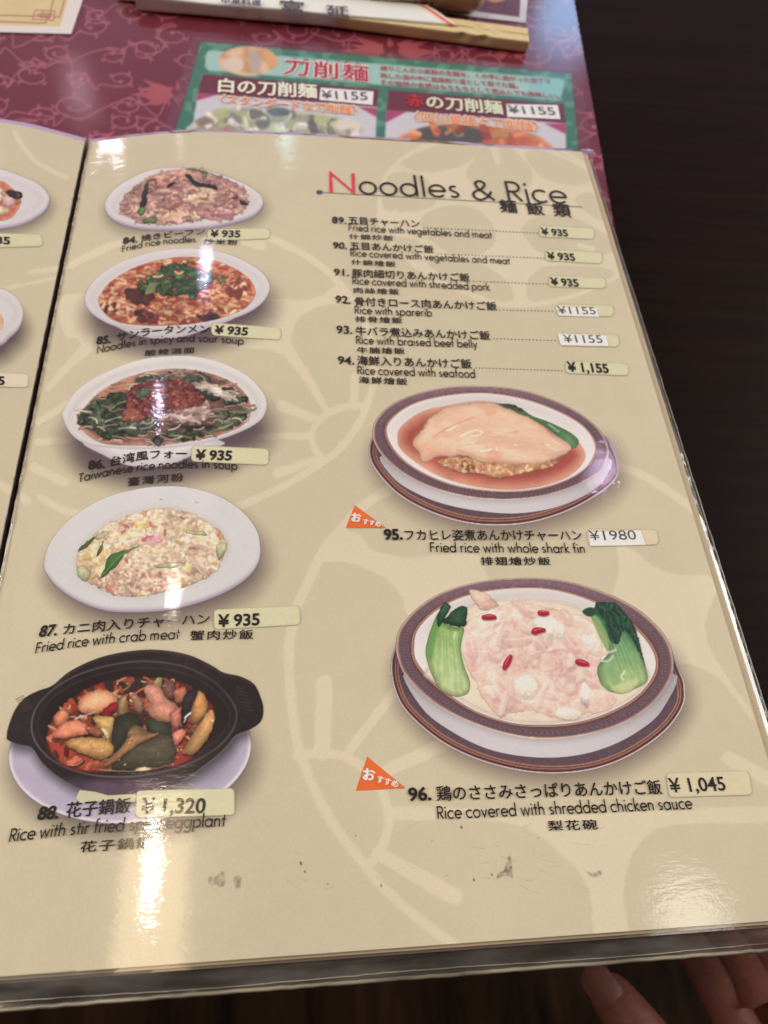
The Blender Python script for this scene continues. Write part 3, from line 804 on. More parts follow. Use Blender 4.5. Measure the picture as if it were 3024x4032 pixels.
L = Letters(); L.num('¥ 935', (-100, 955), (41, 962), 26, layer=10, bold=0.035); L.build('price', st, text_mat((40, 38, 40)))
st = sticker([(-150, 1460), (114, 1471), (111, 1526), (-150, 1522)], (214, 204, 176), 6, 'price sticker on the left page, lower')
L = Letters(); L.num('¥ 935', (-120, 1510), (19, 1515), 30, layer=10, bold=0.035); L.build('price', st, text_mat((40, 38, 40)))

rem = np.array(sub((0, 2500), 1.5, [(446, 966), (470, 916), (560, 926), (640, 948), (806, 938), (800, 986), (640, 978), (480, 1000)]))
cv = Canvas(rem[:, 0].min() - 6, rem[:, 1].min() - 6, rem[:, 0].max() + 6, rem[:, 1].max() + 6, 2.5)
cv.over(cover(poly_sdf(cv.X, cv.Y, rem), 4) * 0.9, (206, 200, 168)); cv.build('sticker_remnant', menu, 6)

# orange recommendation flags
def flag(tri, big, small, label):
    p = np.asarray(tri, float)
    cv = Canvas(p[:, 0].min() - 6, p[:, 1].min() - 6, p[:, 0].max() + 6, p[:, 1].max() + 6, 2.0)
    cv.over(cover(poly_sdf(cv.X, cv.Y, p), 3.5), np.asarray((234, 100, 36), float) * (0.98 + 0.04 * fbm(cv.X, cv.Y, 20, 2)[..., None]))
    f = cv.build('recommendation_flag', menu, 3, label=label)
    L = Letters(); L.jp('お', *big, bold=0.05); L.jp('すすめ', *small, bold=0.035)
    L.build('flag_lettering', f, text_mat((240, 232, 222)))
flag([(1397, 1990), (1362, 2079), (1519, 2079)], ((1382, 2054), (1422, 2057), 34), ((1427, 2062), (1497, 2076), 20), 'orange flag beside dish 95')
flag([(1446, 2980), (1402, 3113), (1596, 3103)], ((1427, 3072), (1476, 3076), 46), ((1481, 3080), (1565, 3103), 27), 'orange flag beside dish 96')

# smudges of old glue and dirt on the film
cv = Canvas(1100, 3230, 2440, 3520, 3.0)
r9 = np.random.default_rng(9)
def smudge(pts, a, seed):
    d = poly_sdf(cv.X, cv.Y, smooth_closed(pts, 4)); nz = fbm(cv.X, cv.Y, 13, seed)
    cv.over(cover(d, 8) * np.clip((nz - 0.25) * 2.2, 0, 1) * a * 0.8, (118, 110, 92))
smudge([(2000, 3378), (2010, 3372), (2016, 3410), (2020, 3456), (2012, 3452), (1985, 3448), (1958, 3456), (1962, 3438), (1985, 3425)], 0.85, 3)
smudge([(2312, 3432), (2332, 3440), (2356, 3428), (2368, 3434), (2366, 3450), (2348, 3456), (2328, 3450)], 0.9, 5)
for x, y, r in ((1816, 3257, 5), (1184, 3399, 6), (1936, 3444, 4), (1865, 3464, 5), (1400, 3290, 3), (1500, 3487, 4), (1200, 3432, 4), (1290, 3480, 3), (2120, 3300, 2), (1700, 3310, 2)):
    cv.stroke([(x, y - r * 0.6), (x + r * 0.3, y + r * 0.6)], r * 1.3, (100, 92, 76), 0.75, 4)
for k in range(26):
    x, y, a, l = r9.uniform(1120, 2420), r9.uniform(3240, 3510), r9.uniform(-0.6, 0.6), r9.uniform(20, 90)
    cv.stroke([(x, y), (x + l * 0.5 * math.cos(a), y + l * 0.5 * math.sin(a) + 2), (x + l * math.cos(a), y + l * math.sin(a))], 2.0, (228, 216, 196) if k % 3 else (150, 138, 116), 0.22, 3)
cv.build('glue_smudge', menu, 4)
cv = Canvas(800, 3400, 980, 3520, 3.0)
smudge([(820, 3455), (850, 3450), (880, 3425), (886, 3480), (860, 3492), (825, 3482)], 0.5, 11)
smudge([(920, 3455), (950, 3452), (946, 3490), (928, 3496)], 0.5, 12)
cv.build('glue_smudge', menu, 4)

# ================================================================== DISH PICTURES
PLATE = np.array((206, 201, 206), float)
def shadow(cv, pts, dx, dy, spread, a, col=(96, 78, 90)):
    d = poly_sdf(cv.X, cv.Y, np.asarray(pts) + [dx, dy * 1.12])
    cv.over(np.clip(0.5 - d / (spread * 1.15), 0, 1) ** 1.35 * min(a * 1.35, 0.92), col)

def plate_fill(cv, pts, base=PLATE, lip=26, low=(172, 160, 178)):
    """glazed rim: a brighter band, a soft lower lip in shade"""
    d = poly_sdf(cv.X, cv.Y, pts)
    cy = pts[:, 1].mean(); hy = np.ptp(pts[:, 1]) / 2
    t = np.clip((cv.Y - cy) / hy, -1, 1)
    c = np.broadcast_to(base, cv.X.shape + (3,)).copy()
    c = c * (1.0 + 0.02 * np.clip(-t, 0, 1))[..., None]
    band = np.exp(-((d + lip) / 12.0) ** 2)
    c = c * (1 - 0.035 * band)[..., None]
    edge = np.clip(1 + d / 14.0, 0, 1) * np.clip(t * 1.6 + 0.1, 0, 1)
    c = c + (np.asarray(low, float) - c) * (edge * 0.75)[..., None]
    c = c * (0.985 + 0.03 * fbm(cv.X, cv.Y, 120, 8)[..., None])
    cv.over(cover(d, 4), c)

def wash(cv, pts, col, edge_col, ew, soft=6, seed=0, amt=0.25, sc=22):
    d = poly_sdf(cv.X, cv.Y, pts)
    k = np.clip(-d / ew, 0, 1)[..., None]
    c = np.asarray(edge_col, float) * (1 - k) + np.asarray(col, float) * k
    c = c * (1 + amt * (fbm(cv.X, cv.Y, sc, seed) - 0.5) * 2)[..., None]
    cv.over(cover(d, soft), np.clip(c, 0, 255))

def leafy(cv, region, n, size, cols, seed, edge=0.7):
    n = int(n * 2.4); size = size * 0.66
    """small torn leaves"""
    r = np.random.default_rng(seed); reg = np.asarray(region, float)
    x0, y0 = reg.min(0); x1, y1 = reg.max(0)
    X = r.uniform(x0, x1, n * 4); Y = r.uniform(y0, y1, n * 4)
    ok = poly_sdf(X, Y, reg) < -size * 0.2; X, Y = X[ok][:n], Y[ok][:n]
    for k in np.argsort(Y):
        s0 = size * r.uniform(0.6, 1.3); a = r.uniform(0, math.pi * 2)
        m = r.integers(7, 12)
        pts = [(X[k] + s0 * r.uniform(0.25, 1.15) * math.cos(a + i * 2 * math.pi / m), Y[k] + 0.7 * s0 * r.uniform(0.25, 1.15) * math.sin(a + i * 2 * math.pi / m)) for i in range(m)]
        c = np.asarray(cols[r.integers(len(cols))], float) * r.uniform(0.7, 1.3)
        cv.blob(np.array(pts) + [1, 3], c * edge, 0.9, 4, 3)
        cv.blob(pts, c, 1.0, 4, 3)
        cv.stroke([(X[k] - s0 * 0.5 * math.cos(a), Y[k] - s0 * 0.35 * math.sin(a)), (X[k] + s0 * 0.5 * math.cos(a), Y[k] + s0 * 0.35 * math.sin(a))], 2.2, np.clip(c * 1.45, 0, 255), 0.5, 3)

def bits(cv, region, n, size, cols, seed, edge=0.6, squash=0.7, spec=0.15):
    edge = 0.45 + edge * 0.55
    """crumbs, grains and shreds"""
    r = np.random.default_rng(seed); reg = np.asarray(region, float)
    x0, y0 = reg.min(0); x1, y1 = reg.max(0)
    X = r.uniform(x0, x1, n * 4); Y = r.uniform(y0, y1, n * 4)
    ok = poly_sdf(X, Y, reg) < -size * 0.25; X, Y = X[ok][:n], Y[ok][:n]
    for k in np.argsort(Y):
        a = r.uniform(0, math.pi); s0 = size * r.uniform(0.55, 1.4); w = s0 * r.uniform(0.4, squash)
        dx, dy = math.cos(a) * s0 / 2, math.sin(a) * s0 * 0.36
        c = np.asarray(cols[r.integers(len(cols))], float) * r.uniform(0.84, 1.14)
        p = np.array([(X[k] - dx, Y[k] - dy), (X[k], Y[k] + r.normal(0, s0 * 0.08)), (X[k] + dx, Y[k] + dy)])
        cv.stroke(p + [w * 0.1, w * 0.32], w * 1.15, c * edge, 0.85, 3)
        cv.stroke(p, w, np.clip(c, 0, 255), 1.0, 3)
        if r.random() < spec: cv.stroke(p - [0, w * 0.2], w * 0.35, np.clip(c * 1.3, 0, 252), 0.8, 3)

def canvas_for(*polys, pad=20, step=3.0):
    p = np.vstack([np.asarray(q, float) for q in polys])
    return Canvas(p[:, 0].min() - pad, p[:, 1].min() - pad, p[:, 0].max() + pad, p[:, 1].max() + pad, step)

# ---- 84 fried rice noodles
K = lambda pts: sub((340, 620), 2.0012, pts)
rim = smooth_closed(K([(145, 385), (160, 330), (220, 250), (330, 175), (470, 110), (620, 80), (790, 82), (960, 105), (1150, 165), (1300, 235), (1375, 300), (1392, 350), (1365, 410), (1290, 465), (1150, 510), (960, 545), (740, 560), (520, 560), (360, 540), (240, 500), (170, 450)]))
food = smooth_closed(K([(275, 370), (330, 280), (440, 200), (560, 135), (700, 103), (850, 95), (970, 120), (1080, 165), (1195, 215), (1245, 290), (1272, 360), (1230, 415), (1150, 465), (1060, 490), (960, 478), (850, 492), (700, 517), (520, 520), (420, 508), (340, 470), (278, 430)]))
cv = canvas_for(rim, pad=170)
shadow(cv, rim, 6, 26, 80, 0.42)
cv.blob(np.array(rim) + [2, 9], (150, 138, 158), 1, 6, 0)
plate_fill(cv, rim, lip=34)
plate = cv.build('oval_plate', menu, 2, label='white oval plate of fried rice noodles')
cv = canvas_for(food, pad=30, step=2.5)
wash(cv, food, (158, 112, 108), (188, 136, 120), 30, 6, 1, 0.25, 20)
cv.blob(K([(470, 190), (560, 140), (720, 108), (880, 110), (820, 160), (680, 200), (540, 230)]), (196, 136, 116), 0.6, 34)
cols = [(190, 142, 132), (168, 116, 118), (204, 160, 138), (150, 98, 108), (214, 178, 150), (178, 126, 130)]
cv.strands(food, 620, 42, 5.0, cols, (-0.7, 0.9), 0.9, 1)
cv.strands(smooth_closed(K([(480, 430), (620, 400), (760, 430), (830, 480), (700, 512), (520, 515)])), 120, 36, 6.5, [(222, 186, 152), (206, 160, 140), (214, 176, 140)], (-0.6, 0.9), 1.0, 2)
cv.strands(smooth_closed(K([(790, 240), (900, 230), (1000, 260), (1010, 330), (900, 360), (800, 330)])), 90, 38, 6.5, [(222, 190, 150), (210, 170, 140), (226, 200, 168)], (-0.6, 0.7), 0.9, 3)
cv.strands(smooth_closed(K([(880, 420), (1000, 400), (1130, 420), (1150, 460), (1030, 488), (920, 470)])), 80, 60, 6.0, [(176, 116, 126), (160, 100, 116), (196, 140, 140)], (-0.2, 0.35), 0.7, 4)
cv.strands(smooth_closed(K([(500, 170), (700, 110), (900, 112), (930, 150), (700, 200), (560, 230)])), 70, 44, 6.0, [(204, 144, 122), (190, 128, 112), (214, 166, 142)], (-0.5, 0.3), 0.6, 5)
cv.strands(food, 240, 46, 3.4, [(140, 94, 92), (206, 168, 150), (176, 124, 118), (122, 78, 80)], (-0.9, 1.0), 1.3, 6)
cv.soften(2); cv.shade(70, 0.20, 3)
noodle = cv.build('noodles', plate, 3, sat=0.85)
cv = canvas_for(food, pad=30, step=2.5)
for pts, col in (([(462, 215), (492, 215), (480, 300), (468, 380), (420, 395), (440, 300)], (42, 52, 44)), ([(415, 395), (455, 390), (462, 425), (435, 465), (412, 450)], (86, 138, 70)),
                 ([(778, 132), (820, 140), (862, 190), (940, 205), (1010, 215), (1030, 255), (960, 240), (860, 225), (800, 165)], (42, 54, 48)),
                 ([(630, 230), (700, 185), (706, 196), (640, 245)], (62, 42, 48)), ([(1210, 340), (1240, 345), (1275, 372), (1225, 372)], (44, 50, 44)), ([(1145, 320), (1190, 298), (1185, 330)], (92, 84, 80)),
                 ([(445, 495), (500, 470), (555, 485), (540, 515), (470, 515)], (98, 122, 76)), ([(780, 88), (860, 92), (950, 118), (940, 132), (860, 105)], (110, 126, 88)), ([(920, 130), (945, 130), (940, 170), (920, 165)], (128, 130, 96))):
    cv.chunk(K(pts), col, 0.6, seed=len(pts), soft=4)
cv.stroke(smooth_open(K([(728, 310), (748, 340), (735, 375), (700, 390), (655, 402)])), 5.5, (196, 84, 72), 1, 3)
cv.stroke(K([(850, 430), (868, 468), (885, 470)]), 12, (214, 196, 160), 1, 4)
cv.stroke(smooth_open(K([(480, 210), (500, 175), (545, 185), (550, 215)])), 5, (110, 62, 62), 1, 3)
cv.stroke(smooth_open(K([(430, 240), (470, 180), (500, 170)])), 4, (196, 170, 140), 0.8, 3)
cv.build('vegetables', plate, 4)

# ---- 85 noodles in spicy and sour soup
K = lambda pts: sub((320, 940), 2.0012, pts)
rim = smooth_closed(K([(25, 490), (40, 420), (110, 320), (250, 215), (430, 140), (640, 90), (870, 75), (1080, 100), (1270, 165), (1420, 260), (1480, 350), (1478, 420), (1430, 500), (1330, 575), (1180, 635), (980, 690), (700, 722), (470, 716), (260, 685), (130, 625), (55, 560)]))
body = smooth_closed(K([(190, 640), (280, 695), (400, 750), (560, 785), (700, 786), (860, 757), (1010, 700), (1200, 620), (900, 560), (400, 560)]))
food = smooth_closed(K([(135, 500), (150, 440), (230, 340), (360, 255), (520, 190), (700, 150), (870, 143), (1050, 170), (1200, 230), (1320, 310), (1372, 400), (1360, 470), (1300, 540), (1180, 600), (1000, 650), (760, 682), (500, 685), (320, 665), (200, 605)]))
cv = canvas_for(rim, body, pad=170)
shadow(cv, rim, 10, 62, 120, 0.66)
shadow(cv, body, 10, 46, 120, 0.45)
wash(cv, body, (208, 203, 206), (176, 166, 180), 34, 5, 3, 0.03)
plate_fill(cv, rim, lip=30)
plate = cv.build('soup_bowl', menu, 2.25, label='white bowl of spicy and sour noodle soup')
cv = canvas_for(food, pad=24, step=2.5)
wash(cv, food, (160, 66, 48), (206, 116, 78), 20, 7, 2, 0.3, 18)
cols = [(226, 160, 112), (198, 104, 70), (236, 190, 142), (176, 72, 54), (214, 132, 92), (150, 58, 48)]
cv.strands(food, 520, 44, 6.0, cols, (-0.5, 0.6), 0.8, 11)
bits(cv, smooth_closed(K([(160, 470), (400, 300), (420, 420), (700, 460), (1000, 440), (1300, 480), (1200, 590), (800, 660), (400, 650), (200, 590)])), 130, 19, [(226, 176, 130), (206, 140, 100), (230, 194, 156), (186, 104, 76), (170, 84, 66)], 12, 0.5, 0.6)
cv.strands(food, 200, 40, 5.0, [(170, 80, 62), (206, 130, 96), (148, 62, 52), (222, 170, 130)], (-0.5, 0.5), 0.8, 18)
bits(cv, smooth_closed(K([(350, 400), (480, 400), (560, 470), (480, 510), (370, 480)])), 40, 26, [(84, 44, 44), (70, 38, 42)], 13)
bits(cv, smooth_closed(K([(150, 490), (280, 500), (300, 560), (180, 570)])), 26, 20, [(92, 42, 44), (226, 170, 122)], 14)
bits(cv, smooth_closed(K([(420, 580), (540, 560), (600, 640), (480, 660)])), 26, 24, [(72, 44, 44), (120, 54, 48)], 15)
bits(cv, smooth_closed(K([(930, 600), (1060, 585), (1080, 630), (960, 645)])), 18, 24, [(70, 46, 54), (100, 56, 56)], 16)
bits(cv, smooth_closed(K([(1050, 370), (1150, 300), (1280, 340), (1300, 430), (1180, 440)])), 46, 24, [(232, 182, 140), (120, 54, 46), (216, 136, 98)], 17)
cv.soften(2); cv.shade(60, 0.22, 5); cv.clip(food, 7)
noodle = cv.build('noodles', plate, 3)
cv = canvas_for(food, pad=24, step=2.5)
reg = smooth_closed(K([(450, 330), (560, 290), (640, 210), (760, 195), (900, 225), (1030, 270), (1035, 340), (950, 400), (880, 420), (700, 440), (560, 420), (470, 420)]))
leafy(cv, reg, 92, 21, [(62, 92, 58), (52, 84, 54), (74, 104, 66), (46, 72, 48)], 21)
leafy(cv, smooth_closed(K([(840, 400), (920, 400), (910, 470), (860, 475)])), 6, 18, [(64, 96, 72), (52, 84, 62)], 22)
leafy(cv, smooth_closed(K([(1060, 320), (1150, 285), (1130, 340), (1070, 355)])), 5, 14, [(120, 118, 80), (96, 104, 70)], 23)
for k in range(9):
    x = 505 + k * 9; cv.stroke(smooth_open(K([(x, 440 - k * 3), (x + 12, 385 - k * 2), (x + 40, 350)])), 4.5, (150, 146, 92) if k % 2 else (112, 120, 78), 0.9, 3)
for pts in ([(740, 258), (770, 275), (800, 262)], [(570, 296), (610, 300), (640, 288)]):
    cv.stroke(smooth_open(K(pts)), 8, (226, 164, 122), 1, 4)
cv.soften(1); cv.shade(46, 0.3, 2)
cv.build('coriander', plate, 4)

# ---- 86 Taiwanese rice noodle soup
K = lambda pts: sub((240, 1380), 2.0012, pts)
rim = smooth_closed(K([(10, 520), (30, 450), (110, 330), (260, 220), (450, 130), (640, 70), (850, 45), (1080, 50), (1300, 110), (1470, 200), (1580, 310), (1620, 400), (1610, 490), (1560, 560), (1440, 630), (1250, 700), (1000, 752), (700, 777), (420, 772), (200, 738), (70, 650)]))
body = smooth_closed(K([(170, 720), (330, 822), (480, 892), (640, 919), (800, 911), (960, 862), (1100, 792), (1290, 725), (900, 640), (400, 640)]))
food = smooth_closed(K([(135, 570), (150, 500), (260, 370), (420, 265), (600, 190), (800, 150), (1000, 150), (1200, 190), (1370, 265), (1470, 370), (1492, 470), (1460, 560), (1350, 630), (1150, 690), (850, 737), (560, 747), (330, 730), (200, 655)]))
cv = canvas_for(rim, body, pad=190)
shadow(cv, rim, 12, 84, 130, 0.68); shadow(cv, body, 8, 66, 140, 0.55)
wash(cv, body, (212, 209, 210), (184, 176, 186), 36, 5, 3, 0.03)
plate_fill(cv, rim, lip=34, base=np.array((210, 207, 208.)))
d = poly_sdf(cv.X, cv.Y, smooth_closed(K([(60, 560), (90, 470), (240, 310), (500, 170), (850, 95), (1150, 120), (1420, 240), (1545, 400), (1520, 520), (1380, 610), (1000, 710), (560, 735), (250, 690), (110, 620)])))
cv.over(np.exp(-(d / 10) ** 2) * 0.25, (186, 180, 186))
plate = cv.build('soup_bowl', menu, 2.5, label='white bowl of Taiwanese rice noodle soup')
cv = canvas_for(food, pad=24, step=2.5)
wash(cv, food, (112, 77, 69), (180, 128, 106), 26, 8, 5, 0.3, 30)
cv.blob(K([(160, 540), (300, 400), (480, 380), (560, 560), (800, 600), (1100, 480), (1440, 420), (1440, 540), (1150, 640), (700, 690), (300, 640)]), (84, 72, 62), 0.6, 40)
cv.blob(K([(300, 340), (430, 265), (560, 215), (560, 300), (420, 340), (300, 380)]), (204, 136, 104), 0.8, 26)
cv.strands(food, 110, 60, 5, [(182, 128, 112), (160, 106, 92), (204, 168, 150)], (-0.4, 0.5), 0.6, 30)
for pts in ([(300, 700), (400, 670), (490, 650)], [(350, 640), (440, 605), (500, 590)], [(620, 665), (700, 630), (760, 600)]):
    cv.stroke(smooth_open(K(pts)), 5, (206, 176, 168), 0.9, 3)
cv.build('broth', plate, 3)
cv = canvas_for(food, pad=24, step=2.5)
G1 = [(60, 82, 56), (48, 66, 48), (78, 98, 66), (40, 52, 44)]
leafy(cv, smooth_closed(K([(150, 540), (200, 440), (330, 370), (480, 330), (530, 400), (480, 520), (480, 590), (320, 610), (190, 620)])), 88, 24, G1, 31)
leafy(cv, smooth_closed(K([(300, 620), (420, 560), (520, 600), (460, 680), (330, 690)])), 22, 20, G1, 39)
leafy(cv, smooth_closed(K([(820, 640), (1000, 620), (1180, 620), (1150, 680), (900, 710)])), 24, 18, G1, 40)
leafy(cv, smooth_closed(K([(560, 240), (650, 205), (800, 195), (850, 240), (760, 280), (640, 270)])), 22, 20, [(84, 100, 80), (66, 84, 66), (52, 72, 56)], 32)
leafy(cv, smooth_closed(K([(930, 200), (1050, 170), (1180, 200), (1160, 250), (1000, 250)])), 20, 20, [(98, 104, 84), (66, 78, 62)], 33)
leafy(cv, smooth_closed(K([(1080, 330), (1200, 300), (1250, 350), (1200, 400), (1110, 390)])), 14, 24, [(52, 78, 60), (44, 62, 52)], 34)
leafy(cv, smooth_closed(K([(1280, 290), (1440, 340), (1470, 400), (1380, 430), (1300, 420)])), 22, 20, G1, 35)
leafy(cv, smooth_closed(K([(1200, 500), (1400, 470), (1460, 510), (1380, 590), (1230, 610)])), 26, 22, [(66, 88, 62), (50, 70, 54), (84, 104, 70)], 36)
leafy(cv, smooth_closed(K([(470, 590), (560, 530), (700, 530), (780, 580), (700, 640), (520, 660)])), 40, 24, [(60, 84, 64), (48, 66, 54), (76, 98, 76)], 37)
leafy(cv, smooth_closed(K([(700, 690), (800, 660), (840, 690), (760, 735)])), 8, 22, [(48, 56, 62), (58, 70, 66)], 38)
cv.chunk(K([(850, 580), (1000, 590), (1180, 590), (1185, 612), (1000, 615), (860, 600)]), (52, 58, 50), 0.7, seed=4)
cv.chunk(K([(845, 155), (885, 155), (880, 175), (850, 176)]), (58, 54, 56), 0.7, seed=4)
for k, pts in enumerate(([(350, 560), (440, 530), (480, 525)], [(860, 670), (960, 675), (1030, 690)], [(1060, 545), (1120, 525), (1165, 510)], [(1330, 480), (1420, 490), (1480, 480)], [(820, 200), (900, 180), (980, 150)], [(380, 470), (450, 420), (520, 400)], [(700, 310), (770, 300), (850, 290)], [(1180, 640), (1300, 600), (1360, 570)])):
    cv.stroke(smooth_open(K(pts)), 6, (138, 150, 104) if k % 2 else (156, 160, 124), 0.95, 3)
cv.strands(food, 60, 66, 4.5, [(188, 158, 146), (160, 124, 112), (150, 140, 110), (204, 180, 164)], (-0.5, 0.6), 0.8, 49)
cv.soften(1); cv.shade(44, 0.42, 3)
cv.a *= 0.93
cv.build('greens', plate, 4, sat=0.66)
cv = canvas_for(food, pad=24, step=2.5)
cv.strands(smooth_closed(K([(780, 500), (900, 470), (1000, 450), (1120, 410), (1180, 430), (1170, 470), (1060, 575), (900, 560), (800, 580)])), 60, 60, 8, [(196, 166, 156), (176, 140, 134), (206, 182, 166), (140, 100, 98)], (-0.4, 0.6), 1.0, 41)
cv.strands(smooth_closed(K([(1050, 290), (1150, 255), (1220, 290), (1330, 340), (1380, 400), (1290, 380), (1150, 320)])), 34, 60, 6, [(206, 186, 172), (188, 164, 150)], (0.0, 0.8), 0.8, 42)
reg = smooth_closed(K([(530, 330), (600, 270), (720, 240), (850, 240), (930, 235), (1010, 260), (1090, 330), (1140, 390), (1090, 430), (960, 450), (820, 470), (720, 520), (600, 535), (520, 520), (520, 420)]))
wash(cv, reg, (100, 42, 42), (118, 54, 50), 14, 10, 7, 0.35, 12)
bits(cv, reg, 480, 13, [(124, 48, 48), (104, 40, 42), (150, 70, 56), (88, 36, 38), (176, 96, 70), (132, 60, 58)], 43, 0.6, 0.85, 0.25)
bits(cv, smooth_closed(K([(480, 490), (560, 460), (640, 500), (620, 545), (500, 545)])), 50, 18, [(150, 84, 66), (132, 62, 54)], 44)
cv.soften(2); cv.shade(40, 0.25, 8)
cv.build('minced_meat', plate, 5, sat=0.74)
cv = canvas_for(reg, pad=24, step=2.5)
leafy(cv, smooth_closed(K([(600, 320), (690, 290), (690, 340), (620, 390)])), 12, 14, [(98, 118, 92), (74, 98, 76)], 45)
cv.stroke(smooth_open(K([(535, 310), (555, 270), (600, 262)])), 6, (202, 182, 148), 0.9, 3)
cv.stroke(smooth_open(K([(700, 310), (760, 298), (820, 288)])), 5, (112, 128, 98), 0.9, 3)
cv.build('coriander', plate, 6)

# ---- 87 fried rice with crab meat
K = lambda pts: sub((160, 1880), 1.5, pts)
rim = smooth_closed(K([(20, 520), (40, 420), (110, 310), (220, 210), (380, 120), (560, 70), (720, 52), (880, 60), (1040, 105), (1180, 190), (1270, 300), (1295, 400), (1285, 490), (1220, 580), (1100, 660), (940, 725), (760, 770), (560, 785), (380, 775), (220, 720), (100, 640), (40, 570)]))
food = smooth_closed(K([(212, 520), (235, 430), (310, 340), (420, 262), (560, 208), (720, 180), (860, 205), (980, 260), (1075, 335), (1098, 430), (1072, 490), (1015, 565), (900, 628), (780, 668), (620, 702), (460, 697), (330, 652), (250, 592)]))
cv = canvas_for(rim, pad=190)
shadow(cv, rim, 18, 52, 120, 0.56)
cv.blob(np.array(rim) + [2, 8], (168, 152, 172), 1, 6, 0)
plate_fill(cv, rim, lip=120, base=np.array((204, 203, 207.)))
d = poly_sdf(cv.X, cv.Y, food)
cv.over(np.clip(0.5 - (d - 8) / 30, 0, 1) * 0.35, (186, 166, 152))
r9 = np.random.default_rng(5)
for x, y in ((705, 127), (712, 130), (915, 145), (924, 147), (1195, 408), (1215, 412), (1225, 415)):
    cv.stroke(K([(x, y), (x + 6, y + 2)]), 3, (120, 116, 112) if x < 1000 else (196, 178, 170), 0.8, 3)
plate = cv.build('oval_plate', menu, 2.7, label='white oval plate of fried rice with crab meat')
cv = canvas_for(food, pad=30, step=2.5)
wash(cv, food, (198, 156, 134), (206, 166, 142), 20, 10, 3, 0.2, 20)
cols = [(230, 208, 180), (222, 196, 164), (236, 218, 192), (210, 180, 150), (228, 202, 166), (216, 186, 160)]
bits(cv, food, 1500, 15, cols, 51, 0.66, 0.7, 0.12)
bits(cv, smooth_closed(K([(300, 600), (500, 520), (700, 560), (900, 560), (980, 590), (780, 660), (600, 695), (440, 690)])), 420, 17, [(226, 200, 174), (206, 160, 140), (236, 216, 190), (186, 130, 116)], 52, 0.55, 0.7, 0.15)
bits(cv, smooth_closed(K([(750, 430), (850, 380), (960, 370), (1060, 430), (1040, 540), (930, 560), (830, 500)])), 260, 18, [(236, 212, 186), (226, 194, 168), (214, 176, 152)], 53, 0.6, 0.75, 0.15)
cv.soften(1)
bits(cv, food, 70, 17, [(228, 206, 150), (236, 196, 120), (226, 186, 116)], 54, 0.75, 0.6, 0.1)
bits(cv, food, 26, 16, [(206, 132, 118), (214, 140, 130), (196, 110, 104)], 55, 0.7, 0.4, 0.1)
bits(cv, smooth_closed(K([(620, 340), (680, 310), (720, 350), (690, 400), (630, 390)])), 22, 22, [(222, 150, 168), (212, 120, 140), (230, 180, 180)], 56, 0.8, 0.4)
bits(cv, smooth_closed(K([(240, 440), (320, 380), (380, 430), (370, 500), (280, 500)])), 40, 20, [(234, 206, 136), (226, 180, 110), (222, 190, 160)], 57, 0.75, 0.7)
cv.soften(1); cv.shade(46, 0.18, 4, 0.10); cv.clip(food, 8, 22, 6)
rice = cv.build('fried_rice', plate, 3)
cv = canvas_for(food, pad=30, step=2.5)
for pts, col in (([(385, 512), (400, 470), (450, 440), (520, 425), (582, 405), (500, 452), (440, 530), (345, 602), (375, 550)], (76, 128, 62)), ([(220, 440), (240, 405), (320, 352), (300, 385), (262, 415)], (72, 116, 62)), ([(330, 465), (352, 400), (372, 380), (360, 430)], (104, 118, 72))):
    cv.chunk(K(pts), col, 0.75, seed=3, soft=4, grain=10)
cv.stroke(smooth_open(K([(352, 592), (420, 515), (480, 455), (575, 408)])), 3, (128, 168, 98), 0.7, 3)
for pts in ([(212, 545), (250, 520), (292, 560), (270, 615), (228, 590)], [(1040, 400), (1092, 388), (1095, 430), (1050, 490)], [(860, 320), (950, 318), (985, 345), (900, 335)], [(670, 525), (740, 505), (850, 505), (760, 535)], [(320, 350), (380, 320), (400, 335), (340, 370)]):
    cv.chunk(K(pts), (186, 184, 146), 0.8, seed=5, soft=5, grain=12)
for k in range(14):
    x, y = 880 + 8 * k % 60, 480 + 9 * k
    cv.stroke(smooth_open(K([(x, y), (x + 20, y + 30), (x + 60, y + 44)])), 4, (214, 198, 172), 0.6, 3) if k < 8 else None
cv.build('vegetables', plate, 4)

# ---- 88 clay pot with spicy aubergine
K = lambda pts: sub((0, 2500), 1.5, pts)
sauc = smooth_closed([(512.0 + 478 * math.cos(t) * 1.0, 2955 + 287 * math.sin(t) - 26 * math.cos(t)) for t in np.linspace(0, 2 * math.pi, 40, endpoint=False)], 2)
pot = smooth_closed(K([(40, 600), (50, 540), (90, 440), (150, 370), (230, 328), (310, 298), (420, 210), (600, 130), (800, 92), (960, 90), (1120, 120), (1250, 180), (1320, 222), (1420, 245), (1500, 290), (1540, 370), (1556, 440), (1540, 510), (1480, 555), (1390, 592), (1330, 660), (1240, 740), (1100, 840), (950, 912), (800, 945), (640, 940), (480, 905), (340, 830), (250, 750), (190, 665), (110, 645), (50, 622)]))
inner = smooth_closed(K([(190, 540), (240, 400), (400, 270), (620, 190), (850, 160), (1080, 190), (1260, 280), (1370, 400), (1392, 490), (1350, 590), (1240, 690), (1050, 780), (800, 830), (560, 825), (370, 770), (240, 670)]))
food = smooth_closed(K([(275, 600), (300, 500), (360, 420), (480, 330), (640, 265), (850, 245), (1050, 265), (1200, 345), (1270, 450), (1262, 540), (1200, 660), (1080, 750), (850, 803), (620, 807), (420, 782), (310, 700)]))
cv = canvas_for(sauc, pad=170)
shadow(cv, sauc, 14, 44, 130, 0.55)
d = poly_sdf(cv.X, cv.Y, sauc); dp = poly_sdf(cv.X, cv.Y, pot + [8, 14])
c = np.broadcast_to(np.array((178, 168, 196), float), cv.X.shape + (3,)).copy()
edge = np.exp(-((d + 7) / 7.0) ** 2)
c = c + (np.array((222, 216, 226)) - c) * (edge * 0.8)[..., None]
